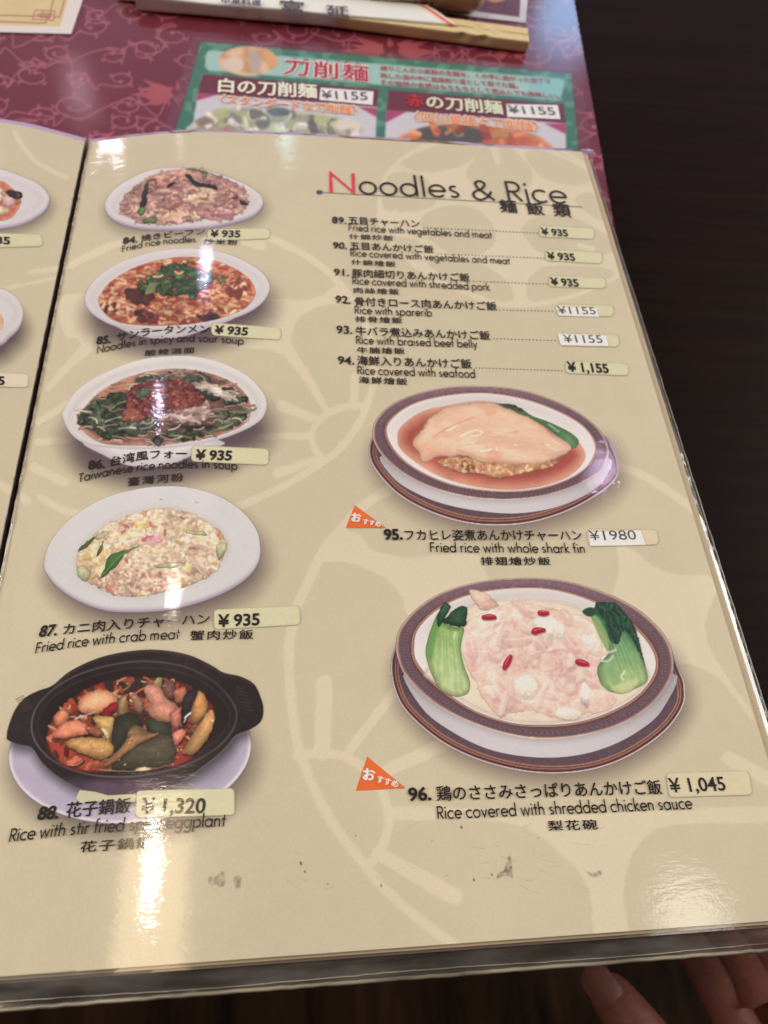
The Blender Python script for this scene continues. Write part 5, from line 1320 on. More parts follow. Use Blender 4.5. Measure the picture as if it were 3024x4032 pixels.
for (x, y), L, a in (((640, 271), 100, 0), ((960, 245), 82, 3), ((930, 352), 102, -10), ((748, 536), 112, -62), ((1190, 541), 100, 14)):
    q = K([(x, y)])[0]; l = (L / 2 - 19) / 1.5; ca, sa_ = math.cos(math.radians(a)), math.sin(math.radians(a))
    p = np.array([(q[0] - l * ca, q[1] - l * sa_), (q[0] + l * ca, q[1] + l * sa_)])
    cv = Canvas(q[0] - 46, q[1] - 46, q[0] + 46, q[1] + 46, 2.0)
    rg = np.random.default_rng(int(x)); mid = p.mean(0) + rg.normal(0, 2.2, 2); q3 = smooth_open([p[0], mid, p[1]], 4)
    wv = np.interp(np.linspace(0, 1, len(q3)), [0, 0.25, 0.6, 1], np.array([17, 25, 24, 15]) * rg.uniform(0.86, 1.12, 4))
    cv.stroke(q3 + [2, 5], wv, (190, 130, 130), 0.6, 7)
    cv.stroke(q3, wv, (166, 20, 46), 1, 4); cv.stroke(q3 - [0, 3], wv * 0.55, (204, 42, 70), 0.85, 8)
    for w_ in range(4):
        u_ = q3[rg.integers(1, len(q3) - 1)] + rg.normal(0, 3, 2); v_ = (p[1] - p[0]) * rg.uniform(0.10, 0.22)
        cv.stroke([u_ - v_, u_ + rg.normal(0, 1.5, 2), u_ + v_], 2.2, (128, 12, 34), 0.6, 3)
    cv.stroke(p * 0.6 + p.mean(0) * 0.4 - [2, 6], 3.5, (236, 150, 160), 0.6, 4)
    cv.build('goji_berry', plate, 7)

# ---- dishes at the edge of the left page
def both_ends(pts, cx, drop=0.0): return list(pts) + [(2 * cx - x, y + drop) for x, y in pts[::-1]]
rim = smooth_closed(both_ends([(-110, 645), (0, 664), (81, 692), (152, 724), (187, 762), (193, 789), (174, 827), (119, 865), (43, 890), (-110, 906)], -160))
cv = canvas_for(rim, pad=80)
shadow(cv, rim, 6, 26, 70, 0.45); cv.blob(np.array(rim) + [2, 7], (156, 144, 164), 1, 6, 0); plate_fill(cv, rim, lip=34)
pl = cv.build('oval_plate', menu, 2, label='white oval plate on the left page, upper')
fd = smooth_closed(both_ends([(-110, 700), (0, 712), (40, 735), (68, 765), (82, 795), (60, 840), (20, 866), (-110, 884)], -160))
cv = canvas_for(fd, pad=14, step=2.5)
wash(cv, fd, (204, 104, 74), (214, 136, 106), 12, 6, 3, 0.2, 16)
for pts, col in (([(-30, 750), (0, 738), (16, 760), (4, 790), (-30, 800)], (226, 206, 196)), ([(2, 760), (30, 745), (56, 760), (50, 782), (20, 775)], (214, 150, 112)), ([(8, 778), (36, 764), (62, 786), (54, 810), (20, 815)], (222, 178, 172)), ([(20, 752), (52, 750), (86, 760), (84, 782), (60, 786), (34, 772)], (56, 40, 40)), ([(60, 795), (78, 790), (86, 798), (70, 806)], (150, 132, 84)), ([(-30, 810), (20, 815), (40, 830), (0, 850), (-30, 850)], (222, 196, 160))):
    cv.chunk(pts, col, 0.7, seed=3, soft=4, grain=14, spec=0.4)
cv.build('seafood', pl, 3)
rim = smooth_closed(both_ends([(-120, 1110), (0, 1135), (50, 1158), (80, 1195), (91, 1235), (74, 1285), (36, 1322), (0, 1351), (-120, 1384)], -260))
cv = canvas_for(rim, pad=90)
shadow(cv, rim, 14, 60, 80, 0.6); cv.blob(np.array(rim) + [0, 10], (170, 158, 176), 1, 8, 0); plate_fill(cv, rim, lip=30)
pl = cv.build('soup_bowl', menu, 2.3, label='white bowl on the left page, lower')
fd = smooth_closed(both_ends([(-120, 1195), (-40, 1215), (0, 1238), (13, 1270), (0, 1300), (-50, 1324), (-120, 1345)], -260))
cv = canvas_for(fd, pad=10, step=2.5); wash(cv, fd, (222, 168, 130), (214, 176, 150), 8, 6, 2, 0.1); cv.build('soup', pl, 3)

# ================================================================== THE TABLE AND WHAT LIES ON IT
def box_bm(bm, x0, x1, y0, y1, z0, z1):
    v = [bm.verts.new((x, y, z)) for z in (z0, z1) for y in (y0, y1) for x in (x0, x1)]
    for f in ((0, 2, 3, 1), (4, 5, 7, 6), (0, 1, 5, 4), (2, 6, 7, 3), (0, 4, 6, 2), (1, 3, 7, 5)):
        bm.faces.new([v[i] for i in f])

def wood(name, c0, c1, rough, scale, coat=0.0):
    mt, ns, ls, bs = new_mat(name)
    tc = ns.new('ShaderNodeTexCoord'); mp = ns.new('ShaderNodeMapping'); mp.inputs['Scale'].default_value = scale
    ls.new(tc.outputs['Object'], mp.inputs['Vector'])
    n = node(ns, 'ShaderNodeTexNoise', Scale=1.0, Detail=6.0, Roughness=0.65, Distortion=0.6); ls.new(mp.outputs['Vector'], n.inputs['Vector'])
    cr = ns.new('ShaderNodeValToRGB'); cr.color_ramp.elements[0].color = (*c0, 1); cr.color_ramp.elements[1].color = (*c1, 1)
    cr.color_ramp.elements[0].position = 0.3; cr.color_ramp.elements[1].position = 0.72
    ls.new(n.outputs['Fac'], cr.inputs['Fac']); ls.new(cr.outputs['Color'], bs.inputs['Base Color'])
    b = node(ns, 'ShaderNodeBump', Strength=0.25, Distance=0.0006); ls.new(n.outputs['Fac'], b.inputs['Height']); ls.new(b.outputs['Normal'], bs.inputs['Normal'])
    bs.inputs['Roughness'].default_value = rough; bs.inputs['Specular IOR Level'].default_value = 0.04
    bs.inputs['Coat Weight'].default_value = coat
    return mt
bm = bmesh.new(); box_bm(bm, -0.75, 0.85, -0.262, 1.05, TABLE_Z - 0.035, TABLE_Z)
for x in (-0.7, 0.76):
    for y in (-0.22, 0.97): box_bm(bm, x, x + 0.06, y, y + 0.06, -0.748, TABLE_Z - 0.0352)
me = bpy.data.meshes.new('table'); bm.to_mesh(me); bm.free()
table = link('table', me, wood('dark_table_wood', (0.0075, 0.0033, 0.0028), (0.016, 0.0072, 0.0058), 0.5, (9, 160, 60)))
tag(table, 'dark brown wooden restaurant table top with faint grain under everything', 'table')
bm = bmesh.new(); box_bm(bm, -2.5, 2.5, -2.5, 2.5, -0.76, -0.75)
me = bpy.data.meshes.new('floor'); bm.to_mesh(me); bm.free()
fl = link('floor', me, wood('floor_boards', (0.006, 0.003, 0.002), (0.05, 0.026, 0.014), 0.5, (22, 3.0, 10)))
fl['kind'] = 'structure'

# ---- red place mat with scrolling vines
ma, mb = on_level(np.array([2260., 2384.]), np.array([0., 695.]), MAT_Z)
md = (mb - ma) / np.hypot(*(mb - ma)[:2])
cv = Canvas(-380, -640, 2560, 960, 4.0)
r = np.random.default_rng(21)
base = np.array((108, 31, 50.))
cv.over(np.ones(cv.X.shape), base * (0.95 + 0.1 * fbm(cv.X, cv.Y, 40, 2)[..., None]))
VINE, PETAL = (158, 82, 102), (168, 72, 82)
SQ = 0.56
def scroll(x, y, R, turn, a0, w):
    n = 26; t = np.linspace(0, 1, n)
    th = a0 + turn * t * math.pi * 2.15; rr = R * (1 - 0.66 * t ** 1.3)
    p = np.stack([x + rr * np.cos(th), y + rr * np.sin(th) * SQ], -1)
    cv.stroke(p, np.linspace(w, w * 0.62, n), VINE, 0.8, 6)
    cv.stroke([p[-1], p[-1] + [1, 0]], w * 1.9, VINE, 0.8, 6)
    for f in (0.18, 0.42, 0.64):
        i = int(f * n); d = p[i] - [x, y]; d = d / (np.hypot(*d) + 1e-6)
        q = p[i] + d * R * 0.20; tng = np.array([-d[1], d[0]]) * turn
        cv.stroke([p[i], q, q + tng * R * 0.16 + d * R * 0.05], [w * 0.9, w * 1.5, w * 0.4], VINE, 0.75, 6)
    return p[0]
starts = []
for jy, yy in enumerate(np.arange(-600, 900, 92)):
    sc = 0.62 + 0.38 * (yy + 600) / 1200
    for xx in np.arange(-330, 2560, 150 * sc + 20):
        x, y = xx + r.normal(0, 42), yy + r.normal(0, 24)
        if r.random() < 0.08: continue
        starts.append((scroll(x, y, r.uniform(48, 84) * sc, 1 if r.random() < 0.5 else -1, r.uniform(0, 6.28), 10 * sc), sc))
for (p, sc), (q, _) in zip(starts[:-1], starts[1:]):
    if np.hypot(*(q - p)) > 260: continue
    m1 = p * 0.67 + q * 0.33 + [r.normal(0, 20), r.uniform(-50, 50)]; m2 = p * 0.33 + q * 0.67 + [r.normal(0, 20), r.uniform(-50, 50)]
    cv.stroke(smooth_open([p, m1, m2, q], 6), 9 * sc, VINE, 0.75, 6)
def blossom(x, y, k):
    for a, L, w in ((172, 120, 20), (186, 150, 24), (160, 96, 22), (200, 110, 24), (214, 130, 26), (150, 130, 18), (20, 120, 22), (-8, 140, 24), (-30, 110, 24), (40, 100, 20), (95, 60, 20), (265, 60, 20)):
        a = math.radians(a); L *= k; w *= k
        p0 = (x + 30 * k * math.cos(a), y - 30 * k * SQ * math.sin(a)); p1 = (x + L * 0.6 * math.cos(a), y - L * 0.6 * SQ * math.sin(a) + 6 * k); p2 = (x + L * math.cos(a), y - L * SQ * math.sin(a))
        cv.stroke([p0, p1, p2], [w * 0.4, w, w * 0.15], PETAL, 0.9, 6)
blossom(705, 360, 1.25); blossom(1540, 190, 1.3); blossom(360, 560, 1.2); blossom(120, -140, 1.0); blossom(2150, -160, 0.9); blossom(2010, 210, 0.5)
P = on_level(cv.X, cv.Y, MAT_Z)
side = (P[..., 0] - ma[0]) * md[1] - (P[..., 1] - ma[1]) * md[0]      # signed distance to the mat's right edge
cv.a = np.where(side > 0, 1.0, 0.0)
MATL = print_material('laminated_mat', coat=1.0, waves=0.05, grain=0.06, coat_rough=0.08)
mat_ob = cv.build('place_mat', None, 0, MATL, level=MAT_Z)
tag(mat_ob, 'laminated dark red mat printed with pink scrolling vines, under the menu and chopsticks', 'place mat')

# ---- green leaflet for knife-cut noodles
CARD_Z = MAT_Z + 0.0004
K3 = lambda pts: sub((700, 150), 2.0737, pts)
K4 = lambda pts: sub((1450, 200), 1.8433, pts)
CARDM = print_material('laminated_card', coat=1.0, waves=0.05, grain=0.06, coat_rough=0.08)
cv = Canvas(590, 120, 2350, 760, 3.0)
film = smooth_closed([(762, 148), (2284, 274), (2345, 740), (590, 690)], 1)
cv.over(cover(poly_sdf(cv.X, cv.Y, np.array([(762, 146), (2286, 272), (2345, 745), (590, 690)])), 6) * 0.30, (150, 92, 120))
q = np.array([(792, 164), (2250, 290), (2292, 745), (640, 690)])
d = poly_sdf(cv.X, cv.Y, q)
blk = ((vnoise(cv.X, cv.Y * 1.6, 30, 4) > 0.62) * 1.0)[..., None]
cv.over(cover(d, 6), np.array((40, 116, 96.)) * (1 - blk * 0.6) + np.array((86, 158, 126.)) * blk * 0.6)
def panel(pts, col, a=1.0, soft=5, rr=0): 
    pts = np.asarray(pts, float)
    dd = poly_sdf(cv.X, cv.Y, inset(pts, rr) if rr else pts) - rr
    cv.over(cover(dd, soft) * a, col)
panel([(812, 196), (2226, 312), (2206, 394), (806, 276)], (140, 190, 184), rr=22)
cv.over(cover(poly_sdf(cv.X, cv.Y, np.array([(2090, 298), (2226, 312), (2206, 394), (2070, 384)])), 20) * 0.6, (96, 182, 186))
el = np.array([(977 + 118 * math.cos(t), 240 + 58 * math.sin(t)) for t in np.linspace(0, 6.28, 40, endpoint=False)])
dd = poly_sdf(cv.X, cv.Y, el); nn = fbm(cv.X, cv.Y, 50, 5)
cv.over(cover(dd, 5), np.array((216, 164, 118.)) + (nn - 0.5)[..., None] * np.array((60, 90, 110)))
for pts, col in (([(880, 240), (930, 224), (960, 250), (940, 280), (890, 270)], (206, 192, 176)), ([(980, 220), (1010, 200), (1030, 250), (1000, 290)], (168, 158, 156)), ([(1040, 190), (1080, 215), (1090, 260), (1050, 250)], (222, 152, 84)), ([(905, 275), (960, 285), (1010, 296), (950, 297)], (214, 190, 150))):
    cv.blob(pts, col, 0.9, 12)
panel(K3([(205, 295), (1640, 420), (1625, 562), (163, 450)]), (112, 32, 56)); panel(K4([(150, 285), (1418, 387), (1432, 527), (133, 432)]), (112, 32, 56))
for pts in (K3([(163, 450), (1625, 562), (1600, 1300), (30, 1300)]), K4([(133, 432), (1432, 527), (1445, 1100), (95, 1100)])):
    panel(pts, (190, 190, 206))
for pts in (K3([(163, 450), (335, 460), (148, 512)]), K3([(1470, 560), (1626, 572), (1622, 645)]), K4([(133, 432), (280, 440), (128, 522)]), K4([(1280, 528), (1432, 530), (1434, 606)])):
    panel(pts, (178, 52, 106))
food = smooth_closed(K3([(110, 700), (240, 610), (420, 560), (700, 555), (1000, 590), (1250, 620), (1450, 720), (1500, 900), (1450, 1300), (60, 1300), (60, 800)]))
wash(cv, food, (150, 152, 122), (196, 190, 188), 24, 10, 6, 0.15, 30)
bits(cv, food, 260, 44, [(168, 174, 130), (200, 192, 182), (150, 146, 148), (184, 176, 164), (124, 130, 112), (206, 200, 196), (160, 168, 128)], 71, 0.75, 0.7)
for pts, col in (([(720, 590), (800, 568), (900, 580), (900, 630), (780, 640)], (74, 84, 100)), ([(640, 680), (730, 670), (740, 730), (670, 740)], (96, 90, 96)), ([(1060, 680), (1130, 690), (1140, 780), (1080, 770)], (92, 84, 98)), ([(140, 680), (230, 640), (300, 680), (200, 720)], (130, 106, 100)), ([(290, 600), (400, 570), (420, 640), (310, 660)], (168, 178, 110)), ([(1120, 640), (1240, 640), (1230, 690), (1130, 690)], (164, 182, 108)), ([(330, 740), (440, 720), (430, 770), (340, 775)], (190, 110, 110))):
    cv.blob(K3(pts), col, 0.85, 14)
bowl = smooth_closed(K4([(190, 680), (300, 590), (480, 535), (700, 530), (1000, 560), (1180, 595), (1300, 660), (1360, 760), (1300, 1100), (180, 1100)]))
wash(cv, bowl, (200, 86, 52), (226, 150, 92), 30, 10, 3, 0.2, 30)
for pts, col in (([(340, 580), (460, 545), (640, 545), (800, 570), (840, 650), (700, 680), (480, 670), (380, 640)], (62, 74, 76)), ([(620, 590), (690, 590), (690, 620), (640, 625)], (112, 140, 112)), ([(830, 590), (900, 590), (900, 640), (840, 640)], (170, 50, 50)), ([(980, 600), (1040, 600), (1030, 640), (990, 640)], (190, 66, 50))):
    cv.blob(K4(pts), col, 0.9, 10)
bits(cv, bowl, 90, 34, [(214, 110, 62), (176, 70, 48), (226, 140, 84)], 72, 0.75, 0.6)
cv.soften(2)
leaf = cv.build('leaflet', None, 0, CARDM, level=CARD_Z, sat=0.74)
tag(leaf, 'green bordered noodle leaflet under film, half covered by the menu', 'leaflet')
def leaf_text(fn, col, name='lettering'):
    L = Letters(level=CARD_Z); fn(L); return L.build(name, leaf, text_mat(col))
leaf_text(lambda L: L.jp('刀削麺', (1111, 298), (1456, 329), 70, bold=0.07, spacing=1.15), (222, 214, 206))
leaf_text(lambda L: L.jp('刀削麺', (1115, 294), (1452, 325), 62, layer=11, bold=0.025, spacing=1.15), (166, 48, 70))
leaf_text(lambda L: L.jp('とうしょうめん', (1153, 240), (1424, 257), 13, spacing=1.9, bold=0.03), (150, 60, 74))
def three(L):
    L.jp('練りこんだ小麦粉の生麺を、くの字に曲がった包丁で', (1499, 277), (2172, 331), 19); L.jp('熱した湯の中に直接削り落として茹でた麺。', (1499, 306), (2041, 348), 19); L.jp('その独特の食感はもちもちとして煮込んでも美味しい。', (1499, 333), (2204, 388), 19)
leaf_text(three, (170, 66, 78))
leaf_text(lambda L: L.jp('白の刀削麺', (857, 364), (1250, 389), 54, bold=0.03), (226, 224, 206))
leaf_text(lambda L: L.jp('の刀削麺', (1681, 427), (1984, 452), 50, bold=0.03), (206, 214, 186))
leaf_text(lambda L: L.jp('赤', (1600, 418), (1672, 424), 46, bold=0.04), (170, 36, 42))
for t, a, b, h in (('〈スタンダードな刀削麺〉', (864, 407), (1408, 453), 34), ('〈四川風担々刀削麺〉', (1632, 479), (2128, 519), 38)):
    leaf_text(lambda L: L.jp(t, (a[0] - 3, a[1] + 2), (b[0] + 3, b[1] + 2), h + 5, bold=0.06), (238, 226, 210))
    leaf_text(lambda L: L.jp(t, a, b, h, layer=11, bold=0.02), (222, 128, 74))
for quad, t, a, b, h in (([(1262, 345), (1471, 360), (1467, 413), (1257, 393)], '¥1155', (1267, 387), (1449, 394), 29), ([(1993, 409), (2196, 414), (2207, 469), (1998, 460)], '¥1155', (2006, 445), (2190, 453), 28)):
    p = np.asarray(quad, float); cv = Canvas(p[:, 0].min() - 6, p[:, 1].min() - 6, p[:, 0].max() + 6, p[:, 1].max() + 6, 2.5)
    cv.over(cover(poly_sdf(cv.X, cv.Y, p), 4), (222, 220, 226)); st = cv.build('price_sticker', leaf, 6, CARDM, level=CARD_Z)
    L = Letters(level=CARD_Z); L.num(t, a, b, h, layer=12, bold=0.01); L.build('price', st, text_mat((84, 86, 104)))

# ---- cream card with fret border, upper left
K2 = lambda pts: sub((0, 0), 2.0737, pts)
cv = Canvas(-420, -520, 360, 150, 3.0)
cv.over(cover(poly_sdf(cv.X, cv.Y, np.array(K2([(-800, 236), (0, 262), (582, 277), (700, -70), (1000, -1050), (-800, -1050)]))), 5), (214, 206, 204))
cv.over(cover(poly_sdf(cv.X, cv.Y, np.array(K2([(-800, 180), (0, 204), (492, 217), (575, -70), (830, -1050), (-800, -1050)]))), 6), np.array((206, 186, 128.)) * (0.97 + 0.06 * fbm(cv.X, cv.Y, 60, 3)[..., None]))
FR = (168, 92, 78)
for pts, w in (([(-800, 100), (0, 124), (270, 132), (400, 134)], 5), ([(-800, 150), (0, 176), (372, 190), (385, 130)], 5), ([(465, -100), (420, 60), (398, 160)], 5), ([(560, -100), (520, 20), (486, 138), (440, 140)], 5),
               ([(290, 82), (450, 92), (438, 166), (262, 158), (290, 82)], 4), ([(330, 108), (420, 112), (410, 145), (320, 140), (330, 108)], 4), ([(355, 90), (338, 160)], 3.5), ([(300, 118), (448, 124)], 3.5)):
    cv.stroke(K2(pts), w, FR, 0.9, 4)
card = cv.build('card', None, 0, CARDM, level=MAT_Z + 0.0005)
tag(card, 'cream card with red fret border and white margin at the upper left', 'card')

# ---- maroon card with white border, upper right
cv = Canvas(1560, -420, 2110, 110, 3.0)
cv.over(cover(poly_sdf(cv.X, cv.Y, np.array([(1600, 36), (2070, 90), (2078, -10), (2060, -420), (1560, -420)])), 5), (206, 204, 214))
cv.over(cover(poly_sdf(cv.X, cv.Y, np.array([(1600, 10), (2045, 67), (2050, -10), (2034, -420), (1560, -420)])), 5), np.array((92, 44, 62.)) * (0.9 + 0.2 * fbm(cv.X, cv.Y, 24, 3)[..., None]))
cv.blob([(1925, 5), (1990, -2), (1990, -60), (1900, -60)], (196, 140, 84), 0.9, 8)
card = cv.build('card', None, 0, CARDM, level=MAT_Z + 0.0005)
tag(card, 'maroon card with white border behind the chopstick ends', 'card')

# ---- chopsticks in their paper sleeve
chop = thing('chopsticks', 'pale wooden disposable chopsticks in a white paper sleeve with red stripe', 'chopsticks')
e0, e1 = on_level(np.array([1500., 2072.]), np.array([135., 209.]), MAT_Z + 0.0007)
ax = (e1 - e0)[:2]; ax = ax / np.hypot(*ax); nx = np.array([-ax[1], ax[0]])
LEN, WID, HEI, Z0 = 0.205, 0.0128, 0.0058, MAT_Z + 0.0007
def profile(w, h, r, n=5):
    pts = []
    for cx, cy, a0 in ((r, r, 180), (w - r, r, 270), (w - r, h - r, 0), (r, h - r, 90)):
        for k in range(n): a = math.radians(a0 + 90 * k / (n - 1)); pts.append((cx + r * math.cos(a), cy + r * math.sin(a)))
    return pts
def dense(pts, step):
    out = []
    for i in range(len(pts)):
        a, b = np.array(pts[i]), np.array(pts[(i + 1) % len(pts)]); m = max(1, int(np.hypot(*(b - a)) / step))
        out += [tuple(a + (b - a) * k / m) for k in range(m)]
    return out
def loft(name, rings, mat, parent, colours=None, cap=True):
    n = len(rings[0]); V = [p for rg in rings for p in rg]; Q = []
    for i in range(len(rings) - 1):
        for k in range(n):
            Q.append((i * n + k, i * n + (k + 1) % n, (i + 1) * n + (k + 1) % n, (i + 1) * n + k))
    if cap: Q += [tuple(range(n))[::-1], tuple((len(rings) - 1) * n + k for k in range(n))]
    me = bpy.data.meshes.new(name); me.from_pydata([tuple(map(float, v)) for v in V], [], Q); me.update()
    if colours is not None:
        at = me.color_attributes.new('print', 'FLOAT_COLOR', 'POINT'); at.data.foreach_set('color', np.asarray(colours, np.float32).ravel())
    for p in me.polygons: p.use_smooth = True
    return link(name, me, mat, parent)
mt, ns, ls, bs = new_mat('chopstick_wood')
tc = ns.new('ShaderNodeTexCoord'); mp = ns.new('ShaderNodeMapping'); mp.inputs['Scale'].default_value = (60, 700, 700); ls.new(tc.outputs['Object'], mp.inputs['Vector'])
n = node(ns, 'ShaderNodeTexNoise', Scale=1.0, Detail=4.0); ls.new(mp.outputs['Vector'], n.inputs['Vector'])
cr = ns.new('ShaderNodeValToRGB'); cr.color_ramp.elements[0].color = (*S((222, 198, 146)), 1); cr.color_ramp.elements[1].color = (*S((240, 220, 172)), 1)
ls.new(n.outputs['Fac'], cr.inputs['Fac']); ls.new(cr.outputs['Color'], bs.inputs['Base Color']); bs.inputs['Roughness'].default_value = 0.45
CWOOD = mt
def place(s, w, h): return (e1[0] + ax[0] * s + nx[0] * w, e1[1] + ax[1] * s + nx[1] * w, Z0 + h)
half = WID / 2 - 0.0003
DENT = [(-0.0165, 0.0075, 'top'), (-0.0255, 0.0078, 'top'), (-0.0175, 0.0030, 'top'), (-0.0265, 0.0032, 'top'), (-0.023, 0.004, 'front'), (-0.034, 0.004, 'front')]
for k in range(2):
    w0 = k * (half + 0.0006); rings = []
    for s in np.concatenate([np.linspace(-LEN, -0.045, 24), np.linspace(-0.0445, 0, 100)]):
        rg = []
        for (w, h) in dense(profile(half, HEI, 0.0008), 0.0006):
            ww, hh = w + w0, h
            if h > HEI * 0.9:
                for ds, dw, kind in DENT:
                    if kind == 'top': hh -= 0.0011 * math.exp(-((s - ds) / 0.0022) ** 2 - ((ww - dw) / 0.0017) ** 2)
            if ww < 0.0006:
                for ds, dh, kind in DENT:
                    if kind == 'front': ww += 0.0010 * math.exp(-((s - ds) / 0.0026) ** 2 - ((hh - dh) / 0.0018) ** 2)
            rg.append(place(s, ww, hh))
        rings.append(rg)
    loft('chopstick', rings, CWOOD, chop)
# the sleeve: a flattened paper tube, wider at its closed end, cut on a slant
p0, p1 = on_level(np.array([538., 1793.]), np.array([38., 150.]), MAT_Z + 0.0012)
sx = (p1 - p0)[:2]; s_end, s_left = 0.0, -float(np.hypot(*sx)); sx = sx / np.hypot(*sx); sn = np.array([-sx[1], sx[0]])
def on_sleeve(s, w, h, u): return (p1[0] + sx[0] * s + sn[0] * w, p1[1] + sx[1] * s + sn[1] * w, MAT_Z + 0.0009 + 0.0008 * u + h)
prof_n = 64; rings = []; cols = []
for i, u in enumerate(np.linspace(0, 1, 150)):
    rg = []
    for k in range(prof_n):
        f = k / prof_n
        s1_full = s_end
        W = 0.0222 - 0.0060 * u; H = 0.0062 - 0.0002 * u + 0.0004 * math.sin(u * 17) * (1 - u); rd = 0.0016
        pr = dense_profile = None
        per = 2 * (W + H); q = f * per
        if q < W: w, h = q, 0.0
        elif q < W + H: w, h = W, q - W
        elif q < 2 * W + H: w, h = W - (q - W - H), H
        else: w, h = 0.0, H - (q - 2 * W - H)
        # paper bulges between the folds
        h += 0.0007 * math.sin(math.pi * min(max(w / W, 0), 1)) * (1 if h > H * 0.8 else 0)
        s1 = s_end - 0.0150 * (w / W) ** 0.8
        s = s_left + (s1 - s_left) * u
        rg.append(on_sleeve(s, w, max(h, 0.0), u))
        dist = (s1 - s)
        col = np.array((234, 230, 228.))
        st = math.exp(-((dist - 0.0032) / 0.0013) ** 4)
        col = col * (1 - st) + np.array((222, 84, 52.)) * st
        g = 0.5 * math.exp(-((dist - 0.0056) / 0.0016) ** 2) * (1 - st)
        col = col * (1 - g) + np.array((236, 190, 178.)) * g
        cols.append((*ink(col), 1.0))
    rings.append(rg)
PAPER = print_material('sleeve_paper', coat=0.0)
sleeve = loft('paper_sleeve', rings, PAPER, chop, cols, cap=False)
L = Letters(level=Z0 + 0.0080)
L.jp('富', (1102, 52), (1196, 60), 52, layer=0, bold=0.02); L.jp('延', (1284, 68), (1376, 76), 48, layer=0, bold=0.02); L.jp('中華料理', (872, 14), (1028, 24), 24, layer=0, bold=0.03, spacing=1.15)
L.build('lettering', sleeve, text_mat((52, 48, 50)))

# ---- rolled wet towel in its wrapper
RT = 0.0145
pa = on_level(np.array(1330.), np.array(-118.), MAT_Z + RT); pb = on_level(np.array(1930.), np.array(-84.), MAT_Z + RT)
dv = (pb - pa); Lt = np.hypot(*dv[:2]); dv = dv / np.linalg.norm(dv); dn = np.array([-dv[1], dv[0], 0])
rings, N = [], 90
for i in range(N):
    u = i / (N - 1); s = u * Lt
    e = min(u, 1 - u) * Lt; rr = RT * min(1, math.sqrt(max(0.02, 1 - (1 - min(e / 0.010, 1)) ** 2)))
    rg = []
    for k in range(56):
        th = 2 * math.pi * k / 56
        wob = 1 + 0.035 * math.sin(3 * th + 9 * u) + 0.02 * math.sin(40 * u + 2 * th)
        p = pa + dv * s + dn * (rr * wob * math.cos(th)) + np.array([0, 0, 1.0]) * (max(rr * wob * math.sin(th), -RT * 0.93))
        rg.append(tuple(p))
    rings.append(rg)
mt, ns, ls, bs = new_mat('towel_in_film')
tc = ns.new('ShaderNodeTexCoord'); n = node(ns, 'ShaderNodeTexNoise', Scale=500.0, Detail=4.0); ls.new(tc.outputs['Object'], n.inputs['Vector'])
b = node(ns, 'ShaderNodeBump', Strength=0.5, Distance=0.0008); ls.new(n.outputs['Fac'], b.inputs['Height']); ls.new(b.outputs['Normal'], bs.inputs['Normal'])
bs.inputs['Base Color'].default_value = (*S((206, 186, 158)), 1); bs.inputs['Roughness'].default_value = 0.6; bs.inputs['Coat Weight'].default_value = 0.5; bs.inputs['Coat Roughness'].default_value = 0.2
towel = loft('wet_towel', rings, mt, None)
tag(towel, 'beige rolled wet towel in clear wrapper lying behind the chopstick sleeve', 'towel')
me_l = Letters(level=0.0)
V, Fc = font_text('231', 0.01)
V = V - [V[:, 0].min(), V[:, 1].min()]; V = V / V[:, 1].max() * 0.006
pts = []
for x, y in V:   # wrapped round the front of the roll
    th = math.radians(222) - (y - 0.001) / RT
    uu = (0.47 * Lt) + x
    p = pa + dv * uu + dn * (RT * 1.06 * math.cos(th)) + np.array([0, 0, 1.0]) * (RT * 1.06 * math.sin(th)); pts.append(tuple(p))
me = bpy.data.meshes.new('print_mark'); me.from_pydata(pts, [], Fc); me.update()
link('print_mark', me, text_mat((96, 84, 80)), towel)

# ---- hand below the table edge
HZ = -0.222
def hp(x, y, dz=0.0): return tuple(on_level(np.array(float(x)), np.array(float(y)), HZ + dz))
J = []; R = []; E = []
def joint(p, rad, prev=None):
    J.append(p); R.append(rad)
    if prev is not None: E.append((prev, len(J) - 1))
    return len(J) - 1
w0 = joint(hp(3300, 5000, -0.03), 0.026)
w1 = joint(hp(3200, 4700, -0.02), 0.025, w0)
pm = joint(hp(3120, 4440, -0.008), 0.028, w1)
pc = joint(hp(3100, 4230, -0.004), 0.026, pm)
for chain in (([(2945, 4130, 0.004), (2868, 3965, 0.012), (2795, 3835, 0.006), (2640, 3590, -0.012)], [0.0118, 0.0106, 0.0104, 0.0086]),
              ([(3055, 4100, 0.006), (2985, 3930, 0.016), (2912, 3800, 0.010), (2760, 3560, -0.010)], [0.0120, 0.0108, 0.0106, 0.0088]),
              ([(3160, 4090, 0.004), (3098, 3925, 0.013), (3030, 3800, 0.007), (2890, 3560, -0.012)], [0.0114, 0.0102, 0.0100, 0.0084]),
              ([(3260, 4120, 0.0), (3208, 3965, 0.008), (3150, 3850, 0.002), (3050, 3640, -0.012)], [0.0100, 0.0090, 0.0086, 0.0072])):
    pr = pc
    for (x, y, dz), rad in zip(*chain): pr = joint(hp(x, y, dz), rad, pr)
pr = pm
for (x, y, dz), rad in zip([(2900, 4460, 0.004), (2660, 4260, 0.010), (2492, 4030, 0.013), (2408, 3920, 0.012), (2350, 3856, 0.009)], [0.0170, 0.0148, 0.0124, 0.0110, 0.0084]): pr = joint(hp(x, y, dz), rad, pr)
me = bpy.data.meshes.new('hand_skeleton'); me.from_pydata(J, E, []); me.update()
ob = bpy.data.objects.new('hand_skeleton', me); COL.objects.link(ob)
sk = ob.modifiers.new('skin', 'SKIN'); sk.use_smooth_shade = True
for i, v in enumerate(me.skin_vertices[0].data):
    v.radius = (R[i], R[i]); v.use_root = (i == 0)
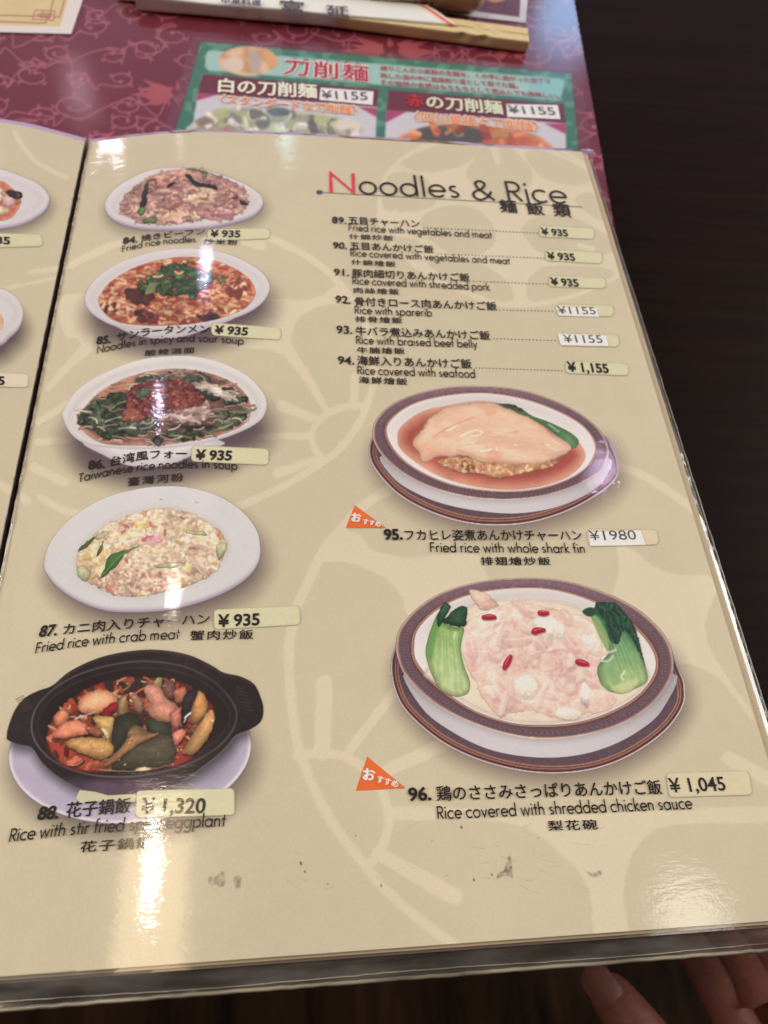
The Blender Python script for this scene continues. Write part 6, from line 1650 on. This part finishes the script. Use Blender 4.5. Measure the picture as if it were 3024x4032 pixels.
ss = ob.modifiers.new('sub', 'SUBSURF'); ss.levels = 3; ss.render_levels = 3
dg = bpy.context.evaluated_depsgraph_get(); dg.update()
hm = bpy.data.meshes.new_from_object(ob.evaluated_get(dg)); bpy.data.objects.remove(ob)
mt, ns, ls, bs = new_mat('skin')
tc = ns.new('ShaderNodeTexCoord'); n = node(ns, 'ShaderNodeTexNoise', Scale=120.0, Detail=4.0); ls.new(tc.outputs['Object'], n.inputs['Vector'])
cr = ns.new('ShaderNodeValToRGB'); cr.color_ramp.elements[0].color = (*S((132, 78, 68)), 1); cr.color_ramp.elements[1].color = (*S((158, 98, 84)), 1)
ls.new(n.outputs['Fac'], cr.inputs['Fac']); ls.new(cr.outputs['Color'], bs.inputs['Base Color'])
bs.inputs['Roughness'].default_value = 0.5; bs.inputs['Subsurface Weight'].default_value = 0.15; bs.inputs['Subsurface Radius'].default_value = (0.004, 0.0015, 0.0008)
n3 = node(ns, 'ShaderNodeTexNoise', Scale=700.0, Detail=3.0); ls.new(tc.outputs['Object'], n3.inputs['Vector'])
b = node(ns, 'ShaderNodeBump', Strength=0.35, Distance=0.0006); ls.new(n3.outputs['Fac'], b.inputs['Height'])
mpw = ns.new('ShaderNodeMapping'); mpw.inputs['Scale'].default_value = (90, 210, 120); mpw.inputs['Rotation'].default_value = (0, 0, 0.9); ls.new(tc.outputs['Object'], mpw.inputs['Vector'])
n4 = node(ns, 'ShaderNodeTexNoise', Scale=1.0, Detail=4.0, Distortion=1.2); ls.new(mpw.outputs['Vector'], n4.inputs['Vector'])
b4 = node(ns, 'ShaderNodeBump', Strength=0.5, Distance=0.0014); ls.new(n4.outputs['Fac'], b4.inputs['Height']); ls.new(b.outputs['Normal'], b4.inputs['Normal']); ls.new(b4.outputs['Normal'], bs.inputs['Normal'])
SKIN = mt
hm.materials.clear(); hm.name = 'hand'
for p in hm.polygons: p.use_smooth = True
hand = link('hand', hm, SKIN)
tag(hand, "person's hand in shadow below the bottom edge of the menu, thumb pointing up left", 'hand')
# thumb nail: a curved plate on the upper left of the tip
c0 = np.array(hp(2362, 3880, 0.0215)); t1 = np.array(hp(2350, 3856, 0.009)) - np.array(hp(2492, 4030, 0.013)); t1 /= np.linalg.norm(t1)
upv = np.array([-0.35, -0.1, 0.93]); upv -= t1 * (upv @ t1); upv /= np.linalg.norm(upv); sd = np.cross(t1, upv)
rings = []
g = []
for i in range(14):
    u = -1 + 2 * i / 13
    row = []
    for k in range(12):
        v = -1 + 2 * k / 11
        half_w = 0.0072 * (1 - 0.55 * max(0, u) ** 4) * (1 - 0.25 * max(0, -u) ** 4)
        p = c0 + t1 * (u * 0.0086) + sd * (v * half_w) - upv * (0.0032 * v * v + 0.0012 * max(u, 0) ** 2)
        row.append(p)
    g.append(row)
nm = grid_mesh('thumb_nail', np.array(g))
mt, ns, ls, bs = new_mat('nail'); bs.inputs['Base Color'].default_value = (*S((150, 96, 84)), 1); bs.inputs['Roughness'].default_value = 0.5
link('thumb_nail', nm, mt, hand)
